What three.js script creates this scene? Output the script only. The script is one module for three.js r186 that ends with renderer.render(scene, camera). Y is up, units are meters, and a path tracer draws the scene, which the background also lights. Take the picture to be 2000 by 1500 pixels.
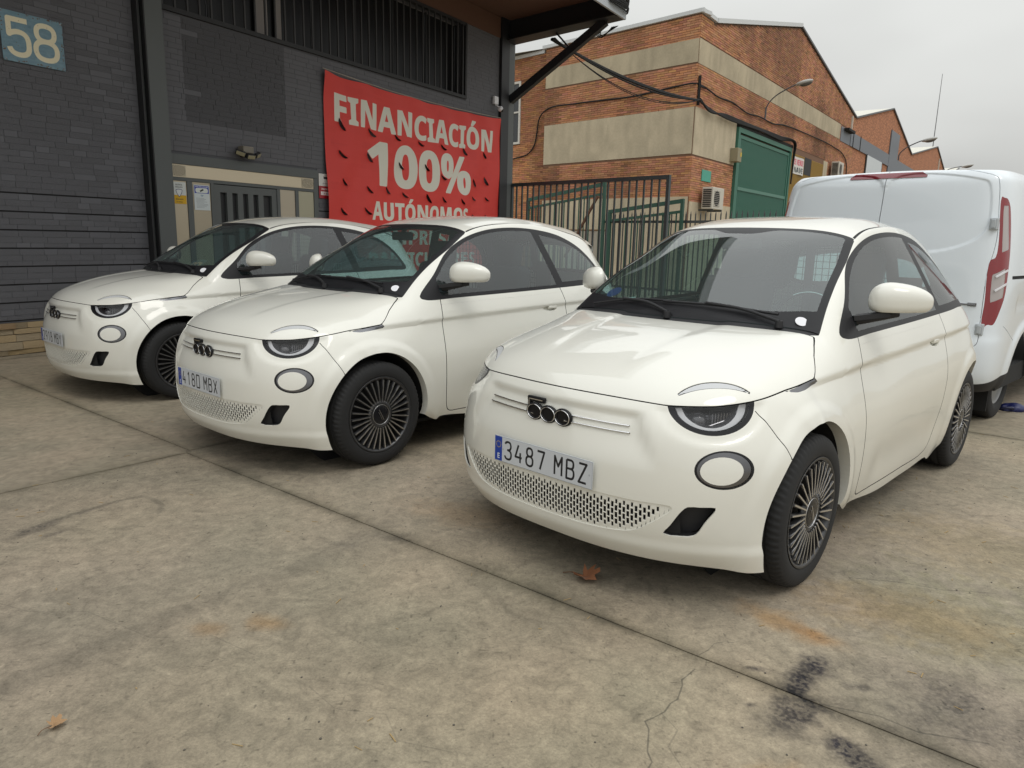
import * as THREE from 'three';
import { mergeGeometries, mergeVertices } from 'three/addons/utils/BufferGeometryUtils.js';
import { RoundedBoxGeometry } from 'three/addons/geometries/RoundedBoxGeometry.js';

// ---------- camera, sky, sun, exposure ----------
const scene = new THREE.Scene();
const camera = new THREE.PerspectiveCamera(56.26, 4 / 3, 0.05, 4000);
camera.position.set(0, 1.3423, 0);
camera.rotation.order = 'YXZ';
camera.rotation.set(-11.4076 * Math.PI / 180, 0, 1.3688 * Math.PI / 180);
const renderer = new THREE.WebGLRenderer({ antialias: true });
renderer.toneMapping = THREE.LinearToneMapping;
renderer.toneMappingExposure = 1.16;
renderer.shadowMap.enabled = true;
renderer.shadowMap.type = THREE.PCFSoftShadowMap;

// overcast sky: brighter towards the zenith, soft cloud sheets
function hash2(x, y, s) { let h = Math.imul(x, 374761393) ^ Math.imul(y, 668265263) ^ Math.imul(s, 1442695041); h = Math.imul(h ^ (h >>> 13), 1274126177); return ((h ^ (h >>> 16)) >>> 0) / 4294967296; }
function vnoise(x, y, s = 0) {
  const xi = Math.floor(x), yi = Math.floor(y); let fx = x - xi, fy = y - yi; fx = fx * fx * (3 - 2 * fx); fy = fy * fy * (3 - 2 * fy);
  const a = hash2(xi, yi, s), b = hash2(xi + 1, yi, s), c = hash2(xi, yi + 1, s), d = hash2(xi + 1, yi + 1, s);
  return a + (b - a) * fx + (c - a) * fy + (a - b - c + d) * fx * fy;
}
function fbm(x, y, o = 4, s = 0) { let v = 0, a = 0.5, t = 0; for (let i = 0; i < o; i++) { v += a * vnoise(x, y, s + i); t += a; a *= 0.5; x *= 2.03; y *= 2.03; } return v / t; }
const SKYW = 1024, SKYH = 512;
const sunDir = new THREE.Vector3(0.30, 0.86, 0.42).normalize();
{
  const data = new Float32Array(SKYW * SKYH * 4);
  for (let j = 0; j < SKYH; j++) {
    const el = ((j + 0.5) / SKYH - 0.5) * Math.PI, sy = Math.sin(el), cy = Math.cos(el);
    for (let i = 0; i < SKYW; i++) {
      const az = ((i + 0.5) / SKYW - 0.5) * 2 * Math.PI;
      const dx = Math.cos(az) * cy, dz = Math.sin(az) * cy;
      const q = 1 / (Math.max(sy, 0) + 0.22), u = dx * q, v = dz * q;
      const c = fbm(u * 0.9 + 7.3, v * 0.9 + 2.1, 5, 11) - 0.5, c2 = fbm(u * 0.35 + 1.3, v * 0.35 + 5.1, 3, 31) - 0.5;
      let L = sy > 0 ? 0.46 * (1 + 1.85 * sy) : 0.3;
      if (sy > 0) L *= 1 + 0.50 * c + 0.34 * c2;
      const warm = 0.01 * (c2 > 0 ? 1 : -1) * Math.abs(c2);
      const o = (j * SKYW + i) * 4;
      const zen = Math.max(0, sy); data[o] = L * (0.985 + warm - .02 * zen); data[o + 1] = L * 0.995; data[o + 2] = L * (0.960 - warm + .045 * zen); data[o + 3] = 1;
    }
  }
  const t = new THREE.DataTexture(data, SKYW, SKYH, THREE.RGBAFormat, THREE.FloatType);
  t.mapping = THREE.EquirectangularReflectionMapping; t.magFilter = THREE.LinearFilter; t.needsUpdate = true; t.colorSpace = THREE.LinearSRGBColorSpace;
  scene.background = t; scene.environment = t; scene.environmentIntensity = 1;
}
const sun = new THREE.DirectionalLight(new THREE.Color(1, 0.96, 0.9), 0.5);
sun.position.copy(sunDir).multiplyScalar(40).add(new THREE.Vector3(0, 0, -8)); sun.target.position.set(0, 0, -8);
sun.castShadow = true; sun.shadow.radius = 40; sun.shadow.mapSize.set(2048, 2048);
Object.assign(sun.shadow.camera, { left: -30, right: 30, top: 40, bottom: -30, near: 1, far: 120 });
scene.add(sun, sun.target);

// ---------- helpers ----------
let _seed = 12345;
function rnd() { _seed = (_seed + 0x6d2b79f5) | 0; let t = Math.imul(_seed ^ (_seed >>> 15), 1 | _seed); t = (t + Math.imul(t ^ (t >>> 7), 61 | t)) ^ t; return ((t ^ (t >>> 14)) >>> 0) / 4294967296; }
const rr = (a, b) => a + (b - a) * rnd();
const clamp = (x, a, b) => Math.min(b, Math.max(a, x));
const sst = (a, b, x) => { const t = clamp((x - a) / (b - a), 0, 1); return t * t * (3 - 2 * t); };
const lerp = (a, b, t) => a + (b - a) * t;
const V3 = (x, y, z) => new THREE.Vector3(x, y, z);
const used = {};
function numbered(n) { const c = used[n] = (used[n] ?? -1) + 1; return c ? n + '_' + String(c).padStart(3, '0') : n; }
function tag(o, label, category, group) { o.userData.label = label; if (category) o.userData.category = category; if (group) o.userData.group = group; return o; }
function thing(name, label, category, group) { const g = new THREE.Group(); g.name = numbered(name); tag(g, label, category, group); scene.add(g); return g; }
function part(parent, name, geo, mat, label) {
  const m = new THREE.Mesh(geo, mat); m.name = name; m.castShadow = m.receiveShadow = true; if (label) m.userData.label = label; if (parent) parent.add(m); return m;
}
function struct(name, geo, mat) { const m = part(scene, name, geo, mat); m.userData.kind = 'structure'; return m; }
function polyAt(pts, t) { // piecewise linear pts [[t,v],...]
  if (t <= pts[0][0]) return pts[0][1];
  for (let i = 1; i < pts.length; i++) if (t <= pts[i][0]) { const a = pts[i - 1], b = pts[i]; return lerp(a[1], b[1], (t - a[0]) / (b[0] - a[0])); }
  return pts[pts.length - 1][1];
}
// collects geometry with position, normal, uv
class GB {
  constructor() { this.g = []; }
  add(geo, m) { let g = geo.index ? geo.toNonIndexed() : geo.clone(); if (m) g.applyMatrix4(m); for (const k of Object.keys(g.attributes)) if (!['position', 'normal', 'uv'].includes(k)) g.deleteAttribute(k);
    if (!g.attributes.uv) g.setAttribute('uv', new THREE.BufferAttribute(new Float32Array(g.attributes.position.count * 2), 2)); if (!g.attributes.normal) g.computeVertexNormals(); this.g.push(g); return this; }
  box(x0, y0, z0, x1, y1, z1) { const g = new THREE.BoxGeometry(x1 - x0, y1 - y0, z1 - z0); g.translate((x0 + x1) / 2, (y0 + y1) / 2, (z0 + z1) / 2); return this.add(boxUV(g)); }
  rbox(x0, y0, z0, x1, y1, z1, r = 0.01, seg = 2) { const g = new RoundedBoxGeometry(x1 - x0, y1 - y0, z1 - z0, seg, r); g.translate((x0 + x1) / 2, (y0 + y1) / 2, (z0 + z1) / 2); return this.add(g); }
  beam(a, b, w, h = w, up = V3(0, 1, 0)) { // box from a to b
    const d = b.clone().sub(a), L = d.length(), z = d.clone().normalize(), x = up.clone().cross(z); if (x.lengthSq() < 1e-6) x.set(1, 0, 0); x.normalize(); const y = z.clone().cross(x);
    const m = new THREE.Matrix4().makeBasis(x, y, z).setPosition(a.clone().add(b).multiplyScalar(0.5)); return this.add(boxUV(new THREE.BoxGeometry(w, h, L)), m); }
  tube(pts, r, seg = 24, rad = 8, closed = false) { return this.add(new THREE.TubeGeometry(new THREE.CatmullRomCurve3(pts.map((p) => (p.isVector3 ? p : V3(...p))), closed), seg, r, rad, closed)); }
  build() { return mergeGeometries(this.g); }
}
function boxUV(g) { // uv in metres
  const p = g.attributes.position, n = g.attributes.normal, u = g.attributes.uv;
  for (let i = 0; i < p.count; i++) { const ax = Math.abs(n.getX(i)), ay = Math.abs(n.getY(i)); if (ax > 0.5) u.setXY(i, p.getZ(i), p.getY(i)); else if (ay > 0.5) u.setXY(i, p.getX(i), p.getZ(i)); else u.setXY(i, p.getX(i), p.getY(i)); }
  return g;
}

// ---------- surface meshes that can be cut along scalar fields ----------
class SM {
  constructor() { this.p = []; this.n = []; this.t = []; }
  get count() { return this.p.length / 3; }
  v(px, py, pz, nx, ny, nz) { this.p.push(px, py, pz); this.n.push(nx, ny, nz); return this.count - 1; }
  // returns [inside (f<0), outside, segments along the cut]
  cut(f) {
    const N = this.count, val = new Float64Array(N), P = this.p, Nn = this.n;
    for (let i = 0; i < N; i++) { let w = f(P[3 * i], P[3 * i + 1], P[3 * i + 2], Nn[3 * i], Nn[3 * i + 1], Nn[3 * i + 2]); if (Math.abs(w) < 1e-7) w = 1e-7; val[i] = w; }
    const A = new SM(), B = new SM(), ma = new Map(), mb = new Map(), ca = new Map(), cb = new Map(), segs = [];
    const copy = (S, map, i) => { let k = map.get(i); if (k === undefined) { k = S.v(P[3 * i], P[3 * i + 1], P[3 * i + 2], Nn[3 * i], Nn[3 * i + 1], Nn[3 * i + 2]); map.set(i, k); } return k; };
    const mid = (S, map, i, j) => { if (i > j) [i, j] = [j, i]; const key = i * 4194304 + j; let k = map.get(key); if (k === undefined) {
      const t = val[i] / (val[i] - val[j]), L = (a, o) => a[3 * i + o] + (a[3 * j + o] - a[3 * i + o]) * t; let nx = L(Nn, 0), ny = L(Nn, 1), nz = L(Nn, 2); const q = 1 / (Math.hypot(nx, ny, nz) || 1);
      k = S.v(L(P, 0), L(P, 1), L(P, 2), nx * q, ny * q, nz * q); map.set(key, k); } return k; };
    const T = this.t;
    for (let q = 0; q < T.length; q += 3) {
      const v = [T[q], T[q + 1], T[q + 2]], s = v.map((i) => val[i] < 0), c = s[0] + s[1] + s[2];
      if (c === 3) A.t.push(copy(A, ma, v[0]), copy(A, ma, v[1]), copy(A, ma, v[2]));
      else if (c === 0) B.t.push(copy(B, mb, v[0]), copy(B, mb, v[1]), copy(B, mb, v[2]));
      else {
        const odd = c === 1 ? s.indexOf(true) : s.indexOf(false), a = v[odd], b = v[(odd + 1) % 3], d = v[(odd + 2) % 3];
        const one = c === 1 ? [A, ma, ca] : [B, mb, cb], two = c === 1 ? [B, mb, cb] : [A, ma, ca];
        let e = mid(one[0], one[2], a, b), g = mid(one[0], one[2], a, d);
        one[0].t.push(copy(one[0], one[1], a), e, g);
        let e2 = mid(two[0], two[2], a, b), g2 = mid(two[0], two[2], a, d); const bb = copy(two[0], two[1], b), dd = copy(two[0], two[1], d);
        two[0].t.push(e2, bb, dd, e2, dd, g2);
        const S = one[0]; const pt = (k) => [S.p[3 * k], S.p[3 * k + 1], S.p[3 * k + 2], S.n[3 * k], S.n[3 * k + 1], S.n[3 * k + 2]];
        segs.push(c === 1 ? [pt(e), pt(g)] : [pt(g), pt(e)]);
      }
    }
    return [A, B, segs];
  }
  move(f) { for (let i = 0; i < this.count; i++) { const q = f(this.p[3 * i], this.p[3 * i + 1], this.p[3 * i + 2], this.n[3 * i], this.n[3 * i + 1], this.n[3 * i + 2]); this.p[3 * i] = q[0]; this.p[3 * i + 1] = q[1]; this.p[3 * i + 2] = q[2]; } return this; }
  clone() { const s = new SM(); s.p = this.p.slice(); s.n = this.n.slice(); s.t = this.t.slice(); return s; }
  offset(d) { return this.clone().move((x, y, z, a, b, c) => [x + a * d, y + b * d, z + c * d]); }
  add(o) { const k = this.count; for (const x of o.p) this.p.push(x); for (const x of o.n) this.n.push(x); for (const x of o.t) this.t.push(x + k); return this; }
  // walls standing on cut segments, going in by d along -normal (or along a vector)
  wall(segs, d, vec) {
    for (const [a, b] of segs) { const o = (s) => (vec ? [s[0] + vec[0] * d, s[1] + vec[1] * d, s[2] + vec[2] * d] : [s[0] - s[3] * d, s[1] - s[4] * d, s[2] - s[5] * d]);
      const a2 = o(a), b2 = o(b), ux = b[0] - a[0], uy = b[1] - a[1], uz = b[2] - a[2], wx = a2[0] - a[0], wy = a2[1] - a[1], wz = a2[2] - a[2];
      let nx = uy * wz - uz * wy, ny = uz * wx - ux * wz, nz = ux * wy - uy * wx; const q = 1 / (Math.hypot(nx, ny, nz) || 1); nx *= q; ny *= q; nz *= q;
      const i = this.v(a[0], a[1], a[2], nx, ny, nz); this.v(b[0], b[1], b[2], nx, ny, nz); this.v(b2[0], b2[1], b2[2], nx, ny, nz); this.v(a2[0], a2[1], a2[2], nx, ny, nz); this.t.push(i, i + 1, i + 2, i, i + 2, i + 3); }
    return this;
  }
  // takes a narrow band |f| < w out of the part of this mesh where region < 0: [the rest, the band, cut edges]
  band(f, region, w) { const [patch, rest] = this.cut(region), a = patch.cut((...q) => f(...q) + w), b = a[1].cut((...q) => f(...q) - w); rest.add(a[0]).add(b[1]); return [rest, b[0], a[2].concat(b[2])]; }
  mirror() { const s = this.clone(); for (let i = 0; i < s.p.length; i += 3) { s.p[i] *= -1; s.n[i] *= -1; } for (let i = 0; i < s.t.length; i += 3) { const k = s.t[i]; s.t[i] = s.t[i + 1]; s.t[i + 1] = k; } return s; }
  geo(uv) {
    const g = new THREE.BufferGeometry(); g.setAttribute('position', new THREE.Float32BufferAttribute(this.p, 3)); g.setAttribute('normal', new THREE.Float32BufferAttribute(this.n, 3));
    const u = new Float32Array(this.count * 2); for (let i = 0; i < this.count; i++) { const q = uv ? uv(this.p[3 * i], this.p[3 * i + 1], this.p[3 * i + 2]) : [this.p[3 * i] + this.p[3 * i + 2], this.p[3 * i + 1]]; u[2 * i] = q[0]; u[2 * i + 1] = q[1]; }
    g.setAttribute('uv', new THREE.BufferAttribute(u, 2)); g.setIndex(this.t); return g;
  }
  normals() { // recompute smooth normals
    const n = new Float64Array(this.p.length), P = this.p, T = this.t;
    for (let q = 0; q < T.length; q += 3) { const a = 3 * T[q], b = 3 * T[q + 1], c = 3 * T[q + 2], ux = P[b] - P[a], uy = P[b + 1] - P[a + 1], uz = P[b + 2] - P[a + 2], vx = P[c] - P[a], vy = P[c + 1] - P[a + 1], vz = P[c + 2] - P[a + 2];
      const x = uy * vz - uz * vy, y = uz * vx - ux * vz, z = ux * vy - uy * vx; for (const k of [a, b, c]) { n[k] += x; n[k + 1] += y; n[k + 2] += z; } }
    for (let i = 0; i < n.length; i += 3) { const q = 1 / (Math.hypot(n[i], n[i + 1], n[i + 2]) || 1); this.n[i] = n[i] * q; this.n[i + 1] = n[i + 1] * q; this.n[i + 2] = n[i + 2] * q; }
    return this;
  }
}
// bicubic B-spline through (nearly) a grid of points; row 0 lies on the mirror plane x = 0
function splineGrid(G, su, sv) { // G[col][row]
  const C = G.length, R = G[0].length; let Q = G.map((c) => c.map((p) => p.slice()));
  const get = (Q, i, j) => {
    if (i < 0) { const a = get(Q, 0, j), b = get(Q, 1, j); return [0, 1, 2].map((k) => 2 * a[k] - b[k]); }
    if (i >= C) { const a = get(Q, C - 1, j), b = get(Q, C - 2, j); return [0, 1, 2].map((k) => 2 * a[k] - b[k]); }
    if (j < 0) { const b = Q[i][1]; return [-b[0], b[1], b[2]]; }
    if (j >= R) { const a = Q[i][R - 1], b = Q[i][R - 2]; return [0, 1, 2].map((k) => 2 * a[k] - b[k]); }
    return Q[i][j];
  };
  const B = (t) => [(1 - t) ** 3 / 6, (3 * t ** 3 - 6 * t * t + 4) / 6, (-3 * t ** 3 + 3 * t * t + 3 * t + 1) / 6, t ** 3 / 6];
  for (let it = 0; it < 8; it++) {
    const b = B(0), N = Q.map((c) => c.map((p) => p.slice()));
    for (let i = 0; i < C; i++) for (let j = 0; j < R; j++) { const s = [0, 0, 0]; for (let a = 0; a < 3; a++) for (let c = 0; c < 3; c++) { const p = get(Q, i + a - 1, j + c - 1), w = b[a] * b[c]; for (let k = 0; k < 3; k++) s[k] += w * p[k]; }
      for (let k = 0; k < 3; k++) N[i][j][k] += 0.8 * (G[i][j][k] - s[k]); if (j === 0) N[i][j][0] = 0; }
    Q = N;
  }
  const m = new SM(), U = [], W = [];
  for (let i = 0; i < C - 1; i++) { const n = typeof su === 'number' ? su : su[i]; for (let k = 0; k < n; k++) U.push([i, k / n]); } U.push([C - 2, 1]);
  for (let j = 0; j < R - 1; j++) { const n = typeof sv === 'number' ? sv : sv[j]; for (let k = 0; k < n; k++) W.push([j, k / n]); } W.push([R - 2, 1]);
  for (const [i, t] of U) { const bu = B(t); for (const [j, s] of W) { const bv = B(s), o = [0, 0, 0]; for (let a = 0; a < 4; a++) for (let c = 0; c < 4; c++) { const p = get(Q, i + a - 1, j + c - 1), w = bu[a] * bv[c]; o[0] += w * p[0]; o[1] += w * p[1]; o[2] += w * p[2]; } m.v(o[0], o[1], o[2], 0, 1, 0); } }
  const w = W.length; for (let i = 0; i < U.length - 1; i++) for (let j = 0; j < w - 1; j++) { const a = i * w + j; m.t.push(a, a + 1, a + w + 1, a, a + w + 1, a + w); }
  return m;
}
const segDist = (px, py, ax, ay, bx, by) => { const dx = bx - ax, dy = by - ay, t = clamp(((px - ax) * dx + (py - ay) * dy) / (dx * dx + dy * dy || 1), 0, 1); return Math.hypot(px - ax - t * dx, py - ay - t * dy); };
const lineDist = (pts) => (x, y) => { let d = 1e9; for (let i = 1; i < pts.length; i++) d = Math.min(d, segDist(x, y, pts[i - 1][0], pts[i - 1][1], pts[i][0], pts[i][1])); return d; };
const polySD = (pts) => (x, y) => { let d = 1e9, inside = false; for (let i = 0, j = pts.length - 1; i < pts.length; j = i++) { const a = pts[i], b = pts[j]; d = Math.min(d, segDist(x, y, a[0], a[1], b[0], b[1])); if ((a[1] > y) !== (b[1] > y) && x < ((b[0] - a[0]) * (y - a[1])) / (b[1] - a[1]) + a[0]) inside = !inside; } return inside ? -d : d; };
function smoothPts(pts, n, closed = false) { const c = new THREE.CatmullRomCurve3(pts.map((p) => V3(p[0], p[1], 0)), closed, 'centripetal'); return c.getPoints(n).map((p) => [p.x, p.y]); }

// ---------- materials ----------
const lin = (r, g, b) => new THREE.Color().setRGB(r, g, b);
const std = (r, g, b, rough = .8, metal = 0, extra = {}) => new THREE.MeshStandardMaterial({ color: lin(r, g, b), roughness: rough, metalness: metal, side: THREE.DoubleSide, ...extra });
const phys = (r, g, b, rough = .4, extra = {}) => new THREE.MeshPhysicalMaterial({ color: lin(r, g, b), roughness: rough, side: THREE.DoubleSide, ...extra });
const M = {
  paint: phys(.765, .755, .685, .42, { clearcoat: 1, clearcoatRoughness: .035 }),
  bumperPaint: phys(.76, .765, .715, .42, { clearcoat: 1, clearcoatRoughness: .04 }),
  vanPaint: phys(.74, .79, .83, .4, { clearcoat: 1, clearcoatRoughness: .04 }),
  blackPlastic: std(.018, .018, .020, .62),
  blackGloss: phys(.012, .012, .014, .25, { specularIntensity: .7 }),
  blackSatin: phys(.016, .016, .018, .42, { specularIntensity: .45 }),
  gapDark: std(.012, .012, .012, .9),
  trimGrey: std(.022, .023, .025, .85),
  headliner: std(.30, .30, .29, .95),
  seat: std(.018, .019, .021, .9),
  dash: std(.014, .0145, .016, .8),
  glass: phys(.56, .72, .70, .0, { transmission: .955, thickness: 0, ior: 1.85 }),
  sideGlass: phys(.47, .60, .62, .0, { transmission: .97, thickness: 0, ior: 1.68 }),
  clearLens: phys(.97, .97, .98, .02, { transmission: 1, thickness: 0, ior: 1.5 }),
  clearLensSolid: phys(.05, .05, .055, .05, { clearcoat: 1 }),
  whitePlastic: std(.75, .75, .78, .5),
  chrome: std(.82, .82, .83, .12, 1),
  darkChrome: std(.20, .20, .21, .2, 1),
  lampBowl: std(.13, .13, .14, .22, .75),
  drl: phys(.72, .73, .74, .3, { transmission: .25, thickness: 0 }),
  tyre: std(.014, .014, .0145, .82),
  rim: std(.085, .085, .088, .34, .7),
  rimEdge: std(.75, .75, .76, .3, 1),
  wheelBlack: std(.012, .012, .013, .45),
  red: phys(.22, .004, .008, .18, { clearcoat: 1, clearcoatRoughness: .03 }),
  steelGrey: std(.062, .068, .070, .6),
  badgeBlack: phys(.010, .010, .011, .35, { specularIntensity: .5 }),
  wire: std(.03, .03, .03, .5, .5),
};

// ---------- ground: concrete slabs ----------
function makeTexture(w, h, f, srgb = true) { // f(i, j, out[3]) linear 0..1
  const d = new Uint8Array(w * h * 4), o = [0, 0, 0], lut = new Uint8Array(4097); for (let i = 0; i <= 4096; i++) { const x = i / 4096; lut[i] = Math.round(255 * (srgb ? (x <= .0031308 ? 12.92 * x : 1.055 * x ** (1 / 2.4) - .055) : x)); }
  for (let j = 0; j < h; j++) for (let i = 0; i < w; i++) { f(i, j, o); const k = (j * w + i) * 4; for (let c = 0; c < 3; c++) d[k + c] = lut[(clamp(o[c], 0, 1) * 4096) | 0]; d[k + 3] = 255; }
  const t = new THREE.DataTexture(d, w, h, THREE.RGBAFormat); t.magFilter = THREE.LinearFilter; t.minFilter = THREE.LinearMipmapLinearFilter; t.generateMipmaps = true; t.wrapS = t.wrapT = THREE.RepeatWrapping; t.colorSpace = srgb ? THREE.SRGBColorSpace : THREE.NoColorSpace; t.needsUpdate = true; return t;
}
// tileable value noise
function tnoise(x, y, n, s) { const xi = Math.floor(x), yi = Math.floor(y); let fx = x - xi, fy = y - yi; fx = fx * fx * (3 - 2 * fx); fy = fy * fy * (3 - 2 * fy); const m = (v) => ((v % n) + n) % n; const a = hash2(m(xi), m(yi), s), b = hash2(m(xi + 1), m(yi), s), c = hash2(m(xi), m(yi + 1), s), d = hash2(m(xi + 1), m(yi + 1), s); return a + (b - a) * fx + (c - a) * fy + (a - b - c + d) * fx * fy; }
const grainBump = makeTexture(1024, 1024, (i, j, o) => { const u = i / 1024, v = j / 1024; let h = .5 * tnoise(u * 24, v * 24, 24, 3) + .25 * tnoise(u * 80, v * 80, 80, 4) + .25 * tnoise(u * 300, v * 300, 300, 5); const p = tnoise(u * 150, v * 150, 150, 9); if (p > .86) h -= (p - .86) * 2.5; o[0] = o[1] = o[2] = h; }, false);
const GU = new THREE.Vector3(Math.sin(129 * Math.PI / 180), 0, -Math.cos(129 * Math.PI / 180)), GV = new THREE.Vector3(Math.sin(38 * Math.PI / 180), 0, -Math.cos(38 * Math.PI / 180)), GO = V3(-1.966, 0, -4.256);
const STAINS = [ // x, z, radius, stretch dir, stretch, strength, kind (0 oil, 1 rust, 2 moss, 3 broad soft darkening)
  [1.02, -2.10, .060, 2.21, 1.6, .95, 0], [.93, -2.0, .052, 2.21, 2.4, 1.0, 0], [.85, -1.90, .075, 2.21, 2.0, .72, 0], [.79, -1.84, .09, 2.4, 1.5, .40, 0], [.93, -1.92, .10, .3, 1.5, .34, 0], [.915, -1.72, .045, 1.35, 2.4, 1.0, 0], [.96, -1.64, .05, 1.2, 1.8, .7, 0], [.82, -2.075, .018, .1, 2.2, .75, 0], [.79, -2.08, .010, .1, 1.8, .5, 0], [.71, -1.91, .014, .1, 1.8, .7, 0], [1.10, -1.99, .025, .4, 2, .5, 0], [1.25, -2.04, .12, .3, 2.2, .28, 0], [1.34, -1.92, .12, -.5, 2.0, .34, 0], [1.45, -1.80, .16, .2, 1.8, .30, 0], [1.2, -1.72, .2, .3, 1.6, .20, 0],
  [-2.15, -3.08, .05, -1.2, 2.6, .62, 0], [-2.03, -3.03, .025, -1.0, 2.4, .6, 0], [-2.05, -3.30, .02, -1.1, 5.5, .42, 0], [-2.30, -2.95, .04, -1.0, 2.2, .3, 0], [-.50, -3.06, .05, .3, 2.4, .42, 0], [-.72, -2.98, .04, .3, 2.4, .3, 0], [.45, -2.6, .02, .4, 2, .4, 0],
  [-.85, -2.31, .055, .6, 1.5, .34, 1], [-1.04, -2.27, .045, .2, 1.8, .26, 1], [1.0, -2.38, .08, .9, 2.2, .40, 1], [1.10, -2.28, .06, .9, 1.8, .30, 1], [-.2, -3.35, .16, .5, 2, .16, 1], [2.2, -3.1, .4, .8, 1.5, .12, 1], [.7, -1.6, .08, .2, 1.6, .25, 1],
  [1.75, -2.35, .40, .7, 1.6, .16, 2], [2.2, -2.9, .5, .8, 1.4, .10, 2], [1.5, -2.45, .22, .5, 2, .25, 1], [-1.3, -1.9, .8, .3, 1.4, .16, 3], [-2.6, -3.2, .9, -.6, 1.6, .14, 3], [.3, -2.55, .35, -.9, 1.8, .20, 3], [-1.0, -4.6, .6, -.9, 1.8, .26, 3], [.1, -1.9, .5, .3, 1.3, .08, 3], [-.4, -2.1, .3, .5, 1.3, .09, 3],
];
const smooth2 = (p, n) => smoothPts(p, n);
const LINES = [ // points, width, darkness
  [smooth2([[-.55, -3.2], [-.7, -3.05], [-.81, -2.85], [-.94, -2.66], [-1.1, -2.48], [-1.23, -2.28], [-1.37, -2.1], [-1.5, -1.9]], 40), .055, .16],
  [[[.59, -2.09], [.555, -2.05], [.535, -2.03], [.53, -2.0], [.50, -1.93], [.475, -1.91], [.45, -1.87], [.41, -1.84], [.385, -1.825], [.39, -1.79], [.37, -1.7], [.375, -1.66], [.34, -1.60], [.3, -1.5]], .0022, .55],
  [[[.79, -2.23], [.76, -2.235], [.72, -2.22], [.69, -2.18], [.64, -2.14], [.63, -2.11]], .002, .4], [[[.44, -1.86], [.47, -1.79], [.43, -1.72], [.46, -1.6]], .0018, .3],
  [[[1.42, -2.75], [1.6, -2.72], [1.75, -2.66], [1.95, -2.64]], .0025, .4], [smooth2([[-.05, -2.55], [.0, -2.42], [.1, -2.36], [.25, -2.35]], 16), .012, .14], [smooth2([[-2.15, -3.14], [-2.02, -3.38], [-1.89, -3.51], [-1.75, -3.42], [-1.7, -3.3]], 24), .014, .24],
  [[[-2.1, -2.5], [-1.7, -2.35], [-1.5, -2.36], [-1.2, -2.2], [-1.0, -2.22], [-.8, -2.1]], .002, .22], [[[-.6, -1.95], [-.5, -1.85], [-.35, -1.83], [-.3, -1.72], [-.15, -1.68]], .0018, .22], [[[.95, -1.9], [1.1, -1.85], [1.18, -1.78], [1.35, -1.74]], .003, .4],
];
function concreteAt(x, z, o, fine) {
  const MOT = .62, m0 = fbm(x * .55 + 3, z * .55 + 9, 3, 101) - .5, m1 = fbm(x * 2.6 + 1, z * 2.6, 4, 111) - .5, m2 = fbm(x * 11, z * 11, 3, 121) - .5;
  let L = .248 * (1 + MOT * (.42 * m0 + .50 * m1 + .34 * m2));
  // fine veined mottling of old trowelled concrete
  const wx = x + .06 * (vnoise(x * 9, z * 9, 131) - .5), wz = z + .06 * (vnoise(x * 9 + 40, z * 9, 132) - .5);
  const r1 = Math.abs(vnoise(wx * 15, wz * 15, 141) - .5), r2 = Math.abs(vnoise(wx * 34, wz * 34, 142) - .5), patch = sst(.40, .62, vnoise(x * 1.3, z * 1.3, 143));
  const m3 = vnoise(wx * 26, wz * 26, 144) - .5, m4 = vnoise(wx * 52 + 9, wz * 52, 145) - .5; L *= 1 - .07 * patch * sst(.10, 0, r1) - .12 * sst(.08, 0, r2) + .24 * m3 + .20 * m4;
  if (fine) { const g = hash2(Math.floor(x * 480), Math.floor(z * 480), 151) - .5, g2 = vnoise(x * 170, z * 170, 152) - .5; L *= 1 + .24 * g + .26 * g2; const s = vnoise(x * 70, z * 70, 153); if (s > .9) L *= 1 - (s - .9) * 5; if (s < .07) L *= 1 + (.07 - s) * 4; }
  let r = L * (1.155 + .10 * m1), g = L * .975, b = L * (.705 - .10 * m0);
  for (const s of STAINS) { const dx = x - s[0], dz = z - s[1], R = s[2] * s[4] * 2.4; if (dx > R || dx < -R || dz > R || dz < -R) continue; const c = Math.cos(s[3]), q = Math.sin(s[3]), a = (dx * c + dz * q) / s[4], e = -dx * q + dz * c; let d = Math.hypot(a, e) / s[2]; const n = fbm(x * 20, z * 20, 4, 161); d += (n - .5) * (s[6] === 3 ? 1.0 : .95); let k = s[5] * sst(1.35, .1, d); if (k <= 0) continue;
    if (s[6] === 0) { k *= .54 + .38 * sst(.3, .7, vnoise(x * 110, z * 110, 162)) + .25 * (hash2(Math.floor(x * 330), Math.floor(z * 330), 163) - .4); k = clamp(k, 0, .92); r *= 1 - k; g *= 1 - k; b *= 1 - k * .93; } else if (s[6] === 1) { r *= 1 + .10 * k; g *= 1 - .42 * k; b *= 1 - .95 * k; } else if (s[6] === 2) { r *= 1 - .35 * k; g *= 1 - .10 * k; b *= 1 - .7 * k; } else { r *= 1 - k; g *= 1 - k; b *= 1 - k; } }
  for (const [p, w, dk] of LINES) { const d = lineD(p, x, z, w * 2.2); if (d < w * 2) { const k = dk * sst(w * 1.6, w * .35, d + w * .6 * (vnoise(x * 60, z * 60, 171) - .5)); r *= 1 - k; g *= 1 - k * .98; b *= 1 - k * .95; } }
  o[0] = r; o[1] = g; o[2] = b;
}
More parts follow.
